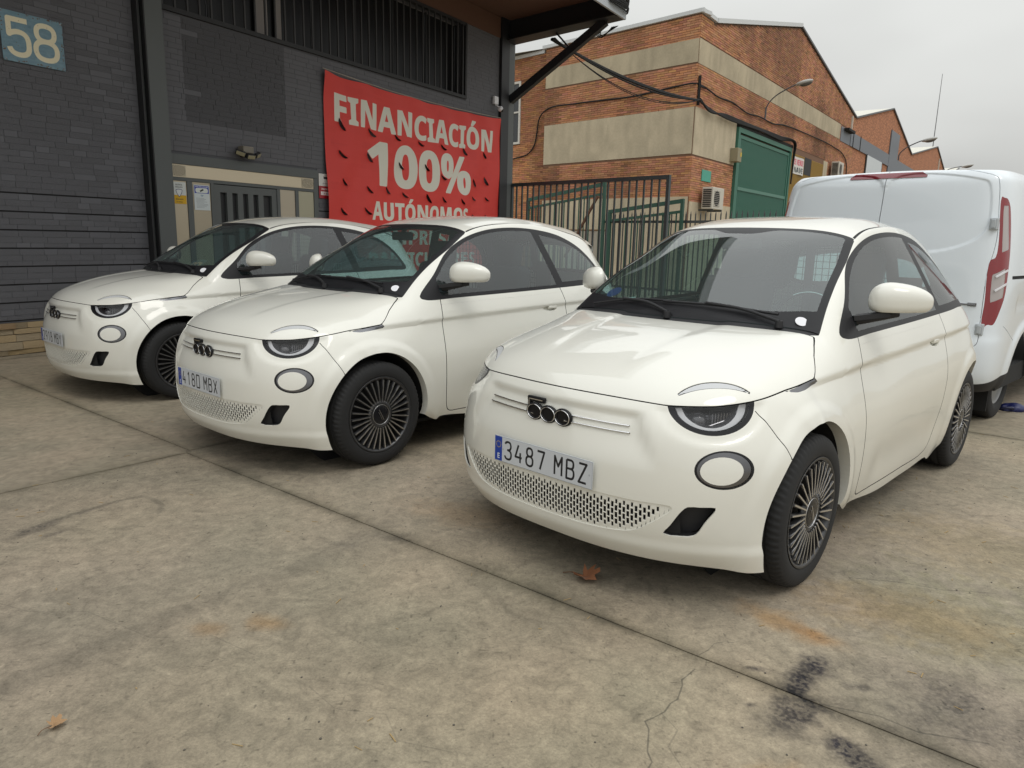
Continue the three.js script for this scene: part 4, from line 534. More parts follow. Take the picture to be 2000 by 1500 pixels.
function makeCarHalf() {
  const m = splineGrid(CARGRID, CARGRID.map((c, i) => (i < 8 ? 12 : 9)), [10, 10, 10, 10, 10, 32, 12, 8]);
  m.normals();
  // sculpted detail: shoulder crease, wheel-arch flares, bumper relief, hood ribs
  const disp = (x, y, z, nx, ny, nz) => {
    let d = 0;
    if (x > .5) {
      const fade = sst(-1.42, -1.2, z) * (1 - sst(1.10, 1.22, z)), t = y - beltLine(z);
      d -= fade * .013 * sst(.0, -.020, t) * (1 - sst(-.03, -.26, t));
      for (const zc of [WB, -WB]) { const r = Math.hypot(z - zc, y - .318); d += .008 * (1 - sst(.395, .450, r)) * sst(.0, .3, y + .15); }
      // door hollow above the sill
      d -= .010 * sst(.55, .35, z) * sst(-.7, -.4, z) * Math.exp(-(((y - .36) / .1) ** 2));
    }
    if (z > 1.2) {
      const q = HL.uv(x, y, z), e = Math.hypot(q[0] / HLa, q[1] / HLb);
      if (nz > .1 && y < .80) d += -.0065 * sst(1.36, 1.14, e) * (y < hoodY(z) + .02 ? 1 : 0) * sst(.0, -.02, y - hoodY(z));
      // badge panel: a shallow flat field with soft edges
      const px = .43 + (.675 - y) * .55, b = sst(0, .05, px - Math.abs(x)) * sst(.52, .66, y) * (1 - sst(.712, .738, y));
      if (nz > .4) d -= .017 * b;
      // lower lip of the bumper
      if (nz > .2 || x > .6) d += .0075 * sst(.275, .230, y);
    }
    if (ny > .4 && z > .95 && z < 1.75 && y > .77) { const xr = .205 + (1.6 - z) * .10, w = sst(1.68, 1.5, z); d -= .0055 * w * sst(xr + .03, xr - .012, Math.abs(x)); }
    return d;
  };
  m.move((x, y, z, a, b, c) => { const d = disp(x, y, z, a, b, c); return [x < 1e-6 ? 0 : x + a * d, y + b * d, z + c * d]; });
  m.normals();
  for (let i = 0; i < m.count; i++) if (m.p[3 * i] < 1e-6) { m.n[3 * i] = 0; const q = 1 / Math.hypot(m.n[3 * i + 1], m.n[3 * i + 2]); m.n[3 * i + 1] *= q; m.n[3 * i + 2] *= q; }
  return m;
}
const rectGrid = (x0, x1, y0, y1, f, nx = 20, ny = 10) => { const s = new SM(); for (let j = 0; j <= ny; j++) for (let i = 0; i <= nx; i++) { const x = lerp(x0, x1, i / nx), y = lerp(y0, y1, j / ny), q = f(x, y); s.v(q[0], q[1], q[2], 0, 0, 1); } const w = nx + 1; for (let j = 0; j < ny; j++) for (let i = 0; i < nx; i++) { const a = j * w + i; s.t.push(a, a + 1, a + w + 1, a, a + w + 1, a + w); } return s.normals(); };
function frontLookup(m) { // z of the nose over (x, y)
  const nx = 90, ny = 90, x0 = 0, x1 = .72, y0 = .19, y1 = .8, Z = new Float64Array(nx * ny).fill(-1), P = m.p;
  for (let q = 0; q < m.t.length; q += 3) { const a = 3 * m.t[q], b = 3 * m.t[q + 1], c = 3 * m.t[q + 2]; if (P[a + 2] < 1.3) continue;
    const bx0 = Math.min(P[a], P[b], P[c]), bx1 = Math.max(P[a], P[b], P[c]), by0 = Math.min(P[a + 1], P[b + 1], P[c + 1]), by1 = Math.max(P[a + 1], P[b + 1], P[c + 1]);
    for (let i = Math.max(0, Math.floor((bx0 - x0) / (x1 - x0) * (nx - 1))); i <= Math.min(nx - 1, Math.ceil((bx1 - x0) / (x1 - x0) * (nx - 1))); i++) for (let j = Math.max(0, Math.floor((by0 - y0) / (y1 - y0) * (ny - 1))); j <= Math.min(ny - 1, Math.ceil((by1 - y0) / (y1 - y0) * (ny - 1))); j++) {
      const x = lerp(x0, x1, i / (nx - 1)), y = lerp(y0, y1, j / (ny - 1)), d = (P[b] - P[a]) * (P[c + 1] - P[a + 1]) - (P[c] - P[a]) * (P[b + 1] - P[a + 1]); if (Math.abs(d) < 1e-12) continue;
      const u = ((x - P[a]) * (P[c + 1] - P[a + 1]) - (P[c] - P[a]) * (y - P[a + 1])) / d, v = ((P[b] - P[a]) * (y - P[a + 1]) - (x - P[a]) * (P[b + 1] - P[a + 1])) / d;
      if (u < -.01 || v < -.01 || u + v > 1.01) continue; const z = P[a + 2] + u * (P[b + 2] - P[a + 2]) + v * (P[c + 2] - P[a + 2]); if (z > Z[j * nx + i]) Z[j * nx + i] = z; } }
  return (x, y) => { x = Math.abs(x); const fx = clamp((x - x0) / (x1 - x0) * (nx - 1), 0, nx - 1.001), fy = clamp((y - y0) / (y1 - y0) * (ny - 1), 0, ny - 1.001), i = fx | 0, j = fy | 0, u = fx - i, v = fy - j; const g = (a, b) => Z[b * nx + a];
    return g(i, j) * (1 - u) * (1 - v) + g(i + 1, j) * u * (1 - v) + g(i, j + 1) * (1 - u) * v + g(i + 1, j + 1) * u * v; };
}
// wheel: x is the axle, +x the outer face
function makeWheel() {
  const g = new THREE.Group(); g.name = 'wheel';
  const prof = [[.210, -.085], [.225, -.098], [.262, -.101], [.290, -.094], [.303, -.084], [.3095, -.070]];
  const grooves = [-.045, -.0, .045]; let yy = -.07; for (const c of grooves) { prof.push([.3105, c - .005], [.3035, c - .0042], [.3035, c + .0042], [.3105, c + .005]); }
  prof.push([.3095, .070], [.303, .084], [.290, .094], [.265, .101], [.238, .099], [.223, .092], [.217, .084]);
  const N = 216, t = new SM(); const side = prof.length;
  for (let k = 0; k <= N; k++) { const a = k / N * 2 * Math.PI; for (let i = 0; i < side; i++) { let [r, x] = prof[i]; const ax = Math.abs(x); if (r > .300 && r < .3105 && k % 3 === 0 && ax > .05 && ax < .09) r -= .006; t.v(x, r * Math.cos(a), r * Math.sin(a), 1, 0, 0); } }
  for (let k = 0; k < N; k++) for (let i = 0; i < side - 1; i++) { const a = k * side + i; t.t.push(a, a + side, a + side + 1, a, a + side + 1, a + 1); }
  t.normals(); part(g, 'tyre', t.geo(), M.tyre);
  // rim: barrel, outer lip, 30 blade spokes, hub with cap
  const rim = part(g, 'rim', new THREE.LatheGeometry([[.19, -.06], [.196, .02], [.206, .06], [.214, .085], [.223, .094], [.2265, .0965], [.224, .098], [.215, .096], [.208, .086], [.203, .066]].map(([r, x]) => new THREE.Vector2(r, x)), 80).rotateZ(-Math.PI / 2), M.rim);
  part(rim, 'brake_disc', new THREE.CylinderGeometry(.192, .192, .01, 48).rotateZ(Math.PI / 2).translate(.028, 0, 0), M.wheelBlack);
  const sp = new GB(), ed = new GB();
  for (let k = 0; k < 30; k++) { const a = k / 30 * 2 * Math.PI; const m = new THREE.Matrix4().makeRotationX(a);
    const s = new THREE.BoxGeometry(.022, .134, .0095, 1, 3, 1); const p = s.attributes.position; for (let i = 0; i < p.count; i++) { const v = p.getY(i) / .134 + .5; p.setZ(i, p.getZ(i) * (.75 + .65 * v)); p.setX(i, p.getX(i) + .078 + .012 * Math.sin(v * Math.PI * .9)); } s.translate(0, .142, 0); s.computeVertexNormals(); sp.add(s, m);
    const e = new THREE.BoxGeometry(.005, .128, .0060); e.translate(.0985, .143, .0035 * (k % 2 ? 1 : -1) * 0); ed.add(e.rotateZ(.0), m); }
  part(rim, 'spokes', sp.build(), M.rim); part(rim, 'spoke_edges', ed.build(), M.rimEdge);
  const hub = part(rim, 'hub', new THREE.LatheGeometry([[0.0, .07], [.085, .07], [.088, .084], [.078, .094], [.064, .096], [.0615, .094], [.061, .088], [0, .088]].map(([r, x]) => new THREE.Vector2(r, x)), 48).rotateZ(-Math.PI / 2), M.rim);
  part(rim, 'hub_cap', new THREE.LatheGeometry([[0, .0985], [.04, .0975], [.056, .0945], [.0585, .090]].map(([r, x]) => new THREE.Vector2(r, x)), 40).rotateZ(-Math.PI / 2), M.blackGloss);
  part(rim, 'cap_ring', new THREE.TorusGeometry(.0592, .0014, 6, 48).rotateY(Math.PI / 2).translate(.0945, 0, 0), M.rimEdge);
  const lt = new GB(); lt.beam(V3(.0995, -.034, -.013), V3(.0995, .034, .013), .002, .004); lt.beam(V3(.0995, -.030, .0), V3(.0995, .020, .019), .002, .002); part(rim, 'cap_mark', lt.build(), M.rimEdge);
  return g;
}
function mirrorShell() { // door mirror housing about its own centre, long axis x, forward z
  const s = new SM(), nu = 36, nv = 20;
  for (let j = 0; j <= nv; j++) { const th = j / nv * Math.PI; for (let i = 0; i <= nu; i++) { const ph = i / nu * 2 * Math.PI; let x = Math.cos(th), r = Math.sin(th), y = r * Math.cos(ph), z = r * Math.sin(ph);
    const pw = (v, e) => Math.sign(v) * Math.abs(v) ** e; x = pw(x, .85); y = pw(y, .85);
    const tx = .5 + .5 * x; let Y = y * (.094 - .036 * tx), Z = z > 0 ? pw(z, .9) * (.085 - .030 * tx) : z * .035, X = x * .132; if (y < 0) { Y = -(.052 - .008 * tx) * Math.min(1, Math.abs(y) * 1.5) ** .75; }  s.v(X, Y, Z, 0, 1, 0); } }
  const w = nu + 1; for (let j = 0; j < nv; j++) for (let i = 0; i < nu; i++) { const a = j * w + i; s.t.push(a, a + 1, a + w + 1, a, a + w + 1, a + w); }
  return s;
}
function plateTexture(text) {
  const c = document.createElement('canvas'); c.width = 1040; c.height = 220; const x = c.getContext('2d');
  x.fillStyle = '#c9cdd2'; x.fillRect(0, 0, 1040, 220); x.fillStyle = '#1b3f9e'; x.fillRect(6, 6, 82, 208);
  x.fillStyle = '#d8dce2'; x.font = 'bold 62px sans-serif'; x.textAlign = 'center'; x.fillText('E', 47, 196);
  x.fillStyle = '#c9a92a'; for (let i = 0; i < 12; i++) { const a = i / 12 * 6.283; x.beginPath(); x.arc(47 + 26 * Math.cos(a), 74 + 26 * Math.sin(a), 4, 0, 7); x.fill(); }
  // narrow stroked plate characters
  const G = { 0: 'M8,0 L40,0 Q48,0 48,10 L48,90 Q48,100 40,100 L8,100 Q0,100 0,90 L0,10 Q0,0 8,0', 1: 'M12,18 L30,0 L30,100', 2: 'M1,16 Q4,0 24,0 Q47,0 47,24 Q47,38 34,54 L2,100 L48,100', 3: 'M2,14 Q8,0 24,0 Q45,0 45,24 Q45,46 22,47 Q48,48 48,73 Q48,100 24,100 Q4,100 0,82', 4: 'M22,0 L0,70 L48,70 M36,42 L36,100', 7: 'M0,0 L48,0 L20,100', 8: 'M24,0 Q44,0 44,23 Q44,46 24,46 Q4,46 4,23 Q4,0 24,0 M24,46 Q48,46 48,73 Q48,100 24,100 Q0,100 0,73 Q0,46 24,46', 9: 'M46,30 Q46,58 24,58 Q2,58 2,29 Q2,0 24,0 Q46,0 46,30 Q46,70 20,100',
    M: 'M0,100 L0,0 L24,52 L48,0 L48,100', B: 'M0,0 L26,0 Q44,0 44,23 Q44,46 26,46 L0,46 M26,46 Q48,46 48,73 Q48,100 26,100 L0,100 L0,0', Z: 'M0,0 L48,0 L0,100 L48,100', X: 'M0,0 L48,100 M48,0 L0,100', Y: 'M0,0 L24,48 L48,0 M24,48 L24,100' };
  let px = 122; x.strokeStyle = '#15171b'; x.lineJoin = 'round'; x.lineWidth = 17 / 1.4; for (const ch of text) { if (ch === ' ') { px += 62; continue; } x.save(); x.translate(px, 36); x.scale(1.5, 1.48); x.stroke(new Path2D(G[ch])); x.restore(); px += 121; }
  x.strokeStyle = '#9aa0a6'; x.lineWidth = 4; x.strokeRect(3, 3, 1034, 214);
  x.fillStyle = '#aeb3b8'; for (const q of [[100, 110], [1010, 110]]) { x.beginPath(); x.arc(q[0], q[1], 8, 0, 7); x.fill(); }
  const t = new THREE.CanvasTexture(c); t.colorSpace = THREE.SRGBColorSpace; t.anisotropy = 8; return t;
}
function makeCar(name, label, group, plateText) {
  const root = thing(name, label, 'car', group);
  const half = makeCarHalf(), fz = frontLookup(half), D = .012, BIG = 1, gap = .0021;
  const both = (s) => s.clone().add(s.mirror());
  let body = half;
  const take = (f, depth = D, vec) => { const r = body.cut(f); body = r[1]; body.wall(r[2], depth, vec); return [r[0], r[2]]; };
  const gaps = new SM();
  const panel = (f, g = gap) => { const r = body.cut((...q) => f(...q) - g); body = r[1]; gaps.wall(r[2], D); const k = r[0].cut((...q) => f(...q) + g); gaps.wall(k[2], D); k[0].bare = k[0]; return k[0]; };
  const groove = (f, region, w) => { const r = body.band(f, region, w); body = r[0]; gaps.wall(r[2], .008); return r[1]; };
  // wheel openings with a turned-in lip
  { const r = body.cut((x, y, z) => (x > .5 ? archSD(z, y) : BIG)); body = r[1]; body.wall(r[2], .05, [-1, 0, 0]); }
  // windscreen, its black border and the cowl
  const [ws] = take((x, y, z) => (z < .1 || z > 1.03 || y < .93 ? BIG : Math.max(z - cowlZ(x), wsTopZ(x) - z, x - wsX(y), .974 - y)), .006);
  const baseZ = (x) => .962 - .24 * x * x;
  const [cowl, screen] = ws.cut((x, y, z) => baseZ(x) - z);
  const [glass, band] = screen.cut((x, y, z) => -Math.min(z - wsTopZ(x) - (.035 + .055 * (1 - sst(.06, .2, x))), wsX(y) - x - .028, baseZ(x) - z - .075 - .03 * sst(.4, .66, x)));
  part(root, 'windscreen', both(glass).geo(), M.glass);
  part(root, 'windscreen_border', both(band).geo(), M.blackSatin);
  part(root, 'cowl', both(cowl.offset(-.004)).geo(), M.blackPlastic);
  // bonnet with the upper lamp arcs
  let hood = panel((x, y, z) => (z < .86 || y < .74 ? BIG : Math.max(hoodY(z) - y, cowlZ(x) - z)));
  const EB = frame([.570, .806, 1.566], [.199, .020, -.184], [-.03, .07, -.05]);
  const ebF = (x, y, z) => { const [u, v] = EB.uv(x, y, z), R1 = .205, R2 = .36; return z < 1.3 ? BIG : Math.max(Math.hypot(u, v - .055 + R1) - R1, R2 - Math.hypot(u, v - .020 + R2), Math.abs(u + .002) - .136); };
  { const r = hood.cut(ebF); hood = r[1].wall(r[2], .004); const k = r[0].cut((...q) => ebF(...q) + .0035);
    for (const s of [0, 1]) { const e = part(root, 'running_light', (s ? k[0].mirror() : k[0]).offset(-.002).geo(), M.drl); part(e, 'light_edge', (s ? k[1].mirror() : k[1]).offset(-.003).geo(), M.blackGloss); } }
  part(root, 'bonnet', both(hood).geo(), M.paint);
  // side glass: black frame, front and rear panes
  const [dlo] = take((x, y, z) => (x > .4 ? dloSD(z, y) : BIG), .006);
  const bp = (z, y) => (z - lerp(-.505, -.60, clamp((1.41 - y) / .41, 0, 1)));
  const inFrame = (x, y, z) => Math.max(dloSD(z, y) + .024, z - .603);
  const [panes, frameM] = dlo.cut(inFrame);
  const [frontPane, r1] = panes.cut((x, y, z) => -(bp(z, y) - .040));
  const [rearPane, post] = r1.cut((x, y, z) => bp(z, y) + .045);
  frameM.add(post);
  const rp = rearPane.cut((x, y, z) => dloSD(z, y) + .040);
  frameM.add(rp[1]);
  const door = panel((x, y, z) => (x > .55 && y < 1.15 ? polySD(doorLine)(z, y) : BIG), .0026);
  // door handle hollow
  const hollow = polySD(smoothPts([[-.352, .856], [-.352, .846], [-.43, .830], [-.50, .836], [-.515, .850], [-.50, .862], [-.43, .864]], 40, true));
  const dh = door.cut((x, y, z) => (x > .5 ? hollow(z, y) : BIG)); const doorBare = door.bare; const doorM = dh[1].wall(dh[2], .025, [-1, 0, 0]);
  for (const s of [0, 1]) {
    const mir = (q) => (s ? q.mirror() : q);
    part(root, 'side_window', mir(frontPane).geo(), M.sideGlass); part(root, 'rear_side_window', mir(rp[0]).geo(), M.sideGlass);
    part(root, 'window_frame', mir(frameM).geo(), M.blackSatin);
    const d = part(root, 'door', mir(doorM).geo(), M.paint);
    part(d, 'handle_recess', mir(dh[0].clone().move((x, y, z) => [x - .024, y, z])).geo(), M.paint);
    part(d, 'door_lining', mir(doorBare.offset(-.034)).geo(), M.trimGrey);
    const hb = new GB(); hb.rbox(.768, .842, -.515, .790, .866, -.42, .008); const hg = hb.build(); part(d, 'door_handle', s ? mirrorGeo(hg) : hg, M.paint);
  }
  // bumper joint, sill joint, roof channels
  { const ax = 1.484, ay = .752, bx = 1.392, by = .548, L = Math.hypot(bx - ax, by - ay), dx = (bx - ax) / L, dy = (by - ay) / L; const sg = (x, y, z) => (z - ax) * dy - (y - ay) * dx, al = (x, y, z) => (z - ax) * dx + (y - ay) * dy; groove(sg, (x, y, z) => (x > .6 && z > 1.25 ? Math.max(Math.abs(sg(x, y, z)) - .05, -al(x, y, z), al(x, y, z) - L) : BIG), .0017); }
  const dX = (x, y, z) => Math.abs(x) - polyAt([[-1.33, .452], [-1.08, .462], [-.75, .474], [-.38, .486], [-.09, .497], [.19, .519]], z);
  const ditch = groove(dX, (x, y, z) => (y > 1.28 ? Math.max(Math.abs(dX(x, y, z)) - .05, z - .185, -1.30 - z) : BIG), .0055);
  part(root, 'roof_strip', both(ditch.offset(-.003)).geo(), M.trimGrey);
  // headlamps
  const hlF = (x, y, z) => { if (x < .3 || z < 1.3 || y > .83 || y < .6) return BIG; const [u, v] = HL.uv(x, y, z); return Math.hypot(u / HLa, v / HLb) - 1; };
  const [lamp, lampSeg] = take(hlF, .02);
  const [inner, ring] = lamp.cut((...q) => hlF(...q) + .13);
  const lampIn = inner.cut((...q) => hlF(...q) + .16)[0];
  const drlF = (x, y, z) => { const [u, v] = HL.uv(x, y, z); return Math.hypot((u + .004) / (HLa * .70), (v - .012) / (HLb * .86)) - 1; };
  const [bowl, drl] = lampIn.cut(drlF);
  const up = new THREE.Vector3(), c0 = HL.o;
  const proj = new GB(), chrome = new GB();
  const N = HL.n.clone().multiplyScalar(HL.n.z < 0 ? -1 : 1);
  const at = (u, v, n) => c0.clone().addScaledVector(HL.u, u).addScaledVector(HL.v, v).addScaledVector(N, n);
  { const g = new THREE.SphereGeometry(.036, 24, 16); const p = at(-.040, -.045, -.060); g.translate(p.x, p.y, p.z); proj.add(g);
    for (let k = 0; k < 7; k++) chrome.beam(at(.008 + k * .011, -.030 + k * .001, -.030), at(.004 + k * .011, -.072 + k * .004, -.050), .003, .030, N);
    chrome.beam(at(-.005, -.026, -.030), at(.085, -.020, -.030), .004, .03, N); chrome.beam(at(-.03, -.085, -.045), at(.075, -.050, -.045), .003, .03, N); }
  const pg = proj.build(), cg = chrome.build();
  for (const s of [0, 1]) {
    const mir = (q) => (s ? q.mirror() : q), mg = (g) => (s ? mirrorGeo(g) : g);
    const h = part(root, 'headlight', mir(ring).geo(), M.blackGloss);
    part(h, 'lens', mir(inner).geo(), M.clearLens);
    part(h, 'daytime_ring', mir(drl.offset(-.014)).geo(), M.drl);
    const sh = bowl.clone().move((x, y, z) => { const [u, v] = HL.uv(x, y, z), d = -.02 - .055 * sst(1, .55, Math.hypot((u + .004) / (HLa * .70), (v - .012) / (HLb * .86))); return [x + N.x * d, y + N.y * d, z + N.z * d]; }).normals();
    sh.wall(lampSeg, .09); part(h, 'lamp_bowl', mir(sh).geo(), M.lampBowl);
    part(h, 'projector', mg(pg), M.clearLensSolid); part(h, 'reflector', mg(cg), M.darkChrome);
  }
  // oval lower lamps
  const fgF = (x, y, z) => { if (x < .4 || z < 1.3 || y > .68 || y < .42) return BIG; const [u, v] = FG.uv(x, y, z); return (Math.hypot(u / .108, v / .069) - 1) * .07; };
  const [fog] = take(fgF, .02);
  const fgI = (x, y, z) => { const [u, v] = FG.uv(x, y, z); return (Math.hypot((u + .010) / .078, (v + .003) / .050) - 1) * .05; };
  const [fin, fr0] = fog.cut(fgI); const [fr, fe] = fr0.cut((...q) => fgF(...q) + .006);
  for (const s of [0, 1]) { const mir = (q) => (s ? q.mirror() : q);
    const f = part(root, 'front_indicator', mir(fr.offset(-.004)).geo(), M.darkChrome); part(f, 'indicator_cover', mir(fin.offset(-.001)).geo(), M.paint); part(f, 'indicator_ring', mir(fe.offset(-.001)).geo(), M.blackGloss); }
  // side lamps under the bonnet edge
  const slF = (x, y, z) => (x > .5 && y < .9 && z > 1.0 && z < 1.4 ? polySD([[1.325, .806], [1.26, .812], [1.090, .8355], [1.07, .812], [1.16, .803], [1.25, .7975]])(z, y) : BIG);
  const [sl] = take(slF, .006);
  for (const s of [0, 1]) { const q = s ? sl.mirror() : sl; const f = part(root, 'side_marker', q.offset(-.003).geo(), M.darkChrome); }
  // air intakes
  const vent = polySD(smoothPts([[.588, .418], [.625, .420], [.668, .420], [.668, .412], [.640, .36], [.618, .315], [.600, .303], [.56, .299], [.525, .298], [.515, .306], [.535, .335], [.572, .40]], 60, true));
  const [vn, vseg] = take((x, y, z) => (z > 1.4 && x > .4 ? vent(x, y) : BIG), .006);
  for (const s of [0, 1]) { const v = vn.clone().move((x, y, z) => [x - .02, y, z - .045]); part(root, 'air_intake', (s ? v.mirror() : v).geo(), M.blackPlastic);
    const wv = new SM().wall(vseg, .05, [-.25, 0, -1]); part(root.children[root.children.length - 1], 'intake_side', (s ? wv.mirror() : wv).geo(), M.blackPlastic);
  }
  // lower grille: a panel with staggered openings
  const grOut = [[-.545, .410], [-.4, .416], [0, .418], [.4, .416], [.545, .410], [.535, .392], [.47, .335], [.41, .296], [.33, .280], [0, .270], [-.33, .280], [-.41, .296], [-.47, .335], [-.535, .392]];
  const grSD = polySD(smoothPts(grOut, 140, true));
  take((x, y, z) => (z > 1.5 ? grSD(x, y) : BIG), .012);
  { const g = new SM(), dk = new SM(), cw = .0150, rh = .0268, hz = .009;
    const P = (x, y, d = 0) => [x, y, fz(x, y) - .004 - d];
    const quad = (S, a, b, c, d) => { const i = S.v(...a, 0, 0, 1); S.v(...b, 0, 0, 1); S.v(...c, 0, 0, 1); S.v(...d, 0, 0, 1); S.t.push(i, i + 1, i + 2, i, i + 2, i + 3); };
    for (let c = -40; c <= 40; c++) for (let r = 0; r < 9; r++) {
      const x0 = (c - .5) * cw, x1 = x0 + cw, y0 = .235 + r * rh + (c & 1 ? rh / 2 : 0), y1 = y0 + rh, xc = (x0 + x1) / 2, yc = (y0 + y1) / 2;
      const cor = [[x0, y0], [x1, y0], [x1, y1], [x0, y1]]; if (cor.every((q) => grSD(q[0], q[1]) > 0)) continue;
      const cl = (q) => { let [x, y] = q; for (let k = 0; k < 4; k++) { const d = grSD(x, y); if (d <= .0005) break; const e = .001, gx = (grSD(x + e, y) - d) / e, gy = (grSD(x, y + e) - d) / e; x -= gx * d; y -= gy * d; } return [x, y]; };
      const out = cor.map(cl), hole = grSD(xc, yc) < -.0125;
      if (!hole) { quad(g, ...out.map((q) => P(...q))); continue; }
      const edge = sst(-.0125, -.04, grSD(xc, yc)), hw = .0054 * lerp(.72, 1, edge), hh = .0110 * lerp(.7, 1, edge);
      const inn = [[xc - hw, yc - hh], [xc + hw, yc - hh], [xc + hw, yc + hh], [xc - hw, yc + hh]];
      for (let k = 0; k < 4; k++) { const n = (k + 1) % 4; quad(g, P(...out[k]), P(...out[n]), P(...inn[n], .001), P(...inn[k], .001)); quad(g, P(...inn[k], .001), P(...inn[n], .001), P(...inn[n], .004), P(...inn[k], .004)); quad(dk, P(...inn[k], .004), P(...inn[n], .004), P(...inn[n], .016), P(...inn[k], .016)); }
    }
    part(root, 'grille', flatNormals(g).geo(), M.paint); part(root.children[root.children.length - 1], 'grille_depth', flatNormals(dk).geo(), M.gapDark);
    part(root.children[root.children.length - 1], 'radiator', rectGrid(-.56, .56, .25, .43, (x, y) => [x, y, fz(x, y) - .022], 24, 4).geo(), M.gapDark); }
  // rear glass and lamps
  const rw = polySD(smoothPts([[0, 1.375], [.30, 1.365], [.405, 1.33], [.46, 1.20], [.49, 1.09], [.44, 1.065], [0, 1.06]].concat([[-.44, 1.065], [-.49, 1.09], [-.46, 1.20], [-.405, 1.33], [-.30, 1.365]]), 120, true));
  const [rg] = take((x, y, z) => (z < -1.2 ? rw(x, y) : BIG), .006);
  const [rgl, rgb] = rg.cut((x, y, z) => rw(x, y) + .03);
  part(root, 'rear_window', both(rgl).geo(), M.glass); part(root, 'rear_window_border', both(rgb).geo(), M.blackGloss);
  const tl = polySD(smoothPts([[-1.33, .93], [-1.43, .93], [-1.50, .84], [-1.44, .72], [-1.36, .74]], 60, true));
  const [tail] = take((x, y, z) => (z < -1.2 && x > .5 ? tl(z, y) : BIG), .008);
  for (const s of [0, 1]) part(root, 'tail_light', (s ? tail.mirror() : tail).geo(), M.red);
  // shell and its lining
  const shell = part(root, 'body', both(body).geo(), M.paint); part(shell, 'panel_gap', both(gaps).geo(), M.gapDark);
  
  { // lining of roof, pillars and rear quarters
    const wallFree = body; const L = wallFree.cut((x, y, z) => Math.max(z - .17, -1.5 - z, 1.03 - y))[0]; { const keep = []; for (let q = 0; q < L.t.length; q += 3) { const [a, b, c] = [L.t[q], L.t[q + 1], L.t[q + 2]]; const A = [0, 1, 2].map((k) => L.p[3 * a + k]), B = [0, 1, 2].map((k) => L.p[3 * b + k]), C = [0, 1, 2].map((k) => L.p[3 * c + k]); const m = [0, 1, 2].map((k) => (A[k] + B[k] + C[k]) / 3), n = [0, 1, 2].map((k) => L.n[3 * a + k]); if (n[0] * m[0] + n[1] * (m[1] - .6) > .15) keep.push(a, b, c); } L.t = keep; } L.move((x, y, z, a, b, c) => [x - a * .022, y - b * .022, z - c * .022]);
    part(root, 'lining', both(L).geo(), M.trimGrey); }
  // spoiler above the rear glass
  { const s = rectGrid(0, .44, 0, 1, (x, t) => { const u = t * 3, a = Math.min(u, 1), b = clamp(u - 1, 0, 1), c = clamp(u - 2, 0, 1), k = .16 * x * x; // top, edge, underside
      const z = -1.16 - .30 * a + .01 * b + .12 * c + k, y = 1.452 - .058 * a - .012 * a * a - .05 * b - .03 * c - .30 * x * x - .03 * sst(.36, .44, x); return [x, y, z]; }, 16, 30); part(root, 'spoiler', both(s).geo(), M.paint); }
  // underside and wheel housings
  { const g = new GB(); g.box(-.70, .175, -1.42, .70, .195, 1.44); part(root, 'underbody', g.build(), M.gapDark);
    for (const s of [1, -1]) for (const z of [WB, -WB]) { const w = part(root, 'wheel_arch', rectGrid(-.25, 1.25, 0, 1, (t, u) => { const a = Math.PI * t; const up = clamp(a, 0, Math.PI), y = Math.max(.20, .318 + .366 * Math.sin(up) - (a < 0 || a > Math.PI ? .1 : 0)); return [s * lerp(.50, y > .42 ? .775 : lerp(.70, .775, sst(.2, .42, y)), u), y, z + .366 * Math.cos(up)]; }, 40, 2).geo(), M.gapDark);
      part(w, 'arch_wall', new THREE.CircleGeometry(.372, 40).rotateY(Math.PI / 2).translate(s * .51, .318, z), M.gapDark); } }
  // wheels
  const wheel0 = makeWheel();
  for (const [s, z] of [[1, WB], [-1, WB], [1, -WB], [-1, -WB]]) { const w = wheel0.clone(); w.position.set(s * .722, TR, z); if (s < 0) w.rotation.y = Math.PI; w.rotateX(z > 0 ? .12 : .5); root.add(w); }
  // door mirrors
  { const sh = mirrorShell(); sh.normals(); const q = new THREE.Matrix4().makeRotationY(.58).setPosition(.842, 1.116, .462);
    const [top, low] = sh.cut((x, y) => -.052 - y);
    const gt = top.geo().applyMatrix4(q), gl = low.geo().applyMatrix4(q);
    const ft = new GB(); ft.beam(V3(.69, 1.035, .585), V3(.81, 1.058, .50), .055, .022); ft.tube([[.70, 1.02, .57], [.77, 1.04, .53], [.84, 1.062, .47]], .018, 10, 8); const fg = ft.build();
    for (const s of [1, -1]) { const k = (g) => (s < 0 ? mirrorGeo(g) : g); const m = part(root, 'door_mirror', k(gt), M.paint); part(m, 'mirror_base', k(gl), M.blackPlastic); part(m, 'mirror_foot', k(fg), M.blackPlastic);
      const gm = new THREE.SphereGeometry(1, 24, 16).scale(.112, .05, .006); gm.applyMatrix4(new THREE.Matrix4().makeTranslation(0, 0, -.034)); gm.applyMatrix4(q); part(m, 'mirror_glass', k(gm), M.chrome); } }
  // wipers
  { const w = new GB(); const S = (x, z, d = .012) => { const b = .962 - .24 * x * x; const t = b - z; return V3(x, 1.012 + .72 * t + d, z); };
    for (const [hx, ex] of [[.50, -.08], [-.02, -.50]]) { w.tube([S(hx, .965 - .24 * hx * hx, .012), S(lerp(hx, ex, .3), .925 - .1 * hx * hx, .022), S(lerp(hx, ex, .62), .90, .022)], .0075, 14, 6); w.tube([S(hx - .02, .90 - .05 * hx, .014), S(lerp(hx, ex, .5), .895, .014), S(ex, .905, .014)], .006, 16, 6); const c = new THREE.CylinderGeometry(.016, .018, .03, 16); const p = S(hx, .965 - .24 * hx * hx, 0); c.translate(p.x, p.y, p.z); w.add(c); }
    part(root, 'wipers', w.build(), M.blackPlastic); }
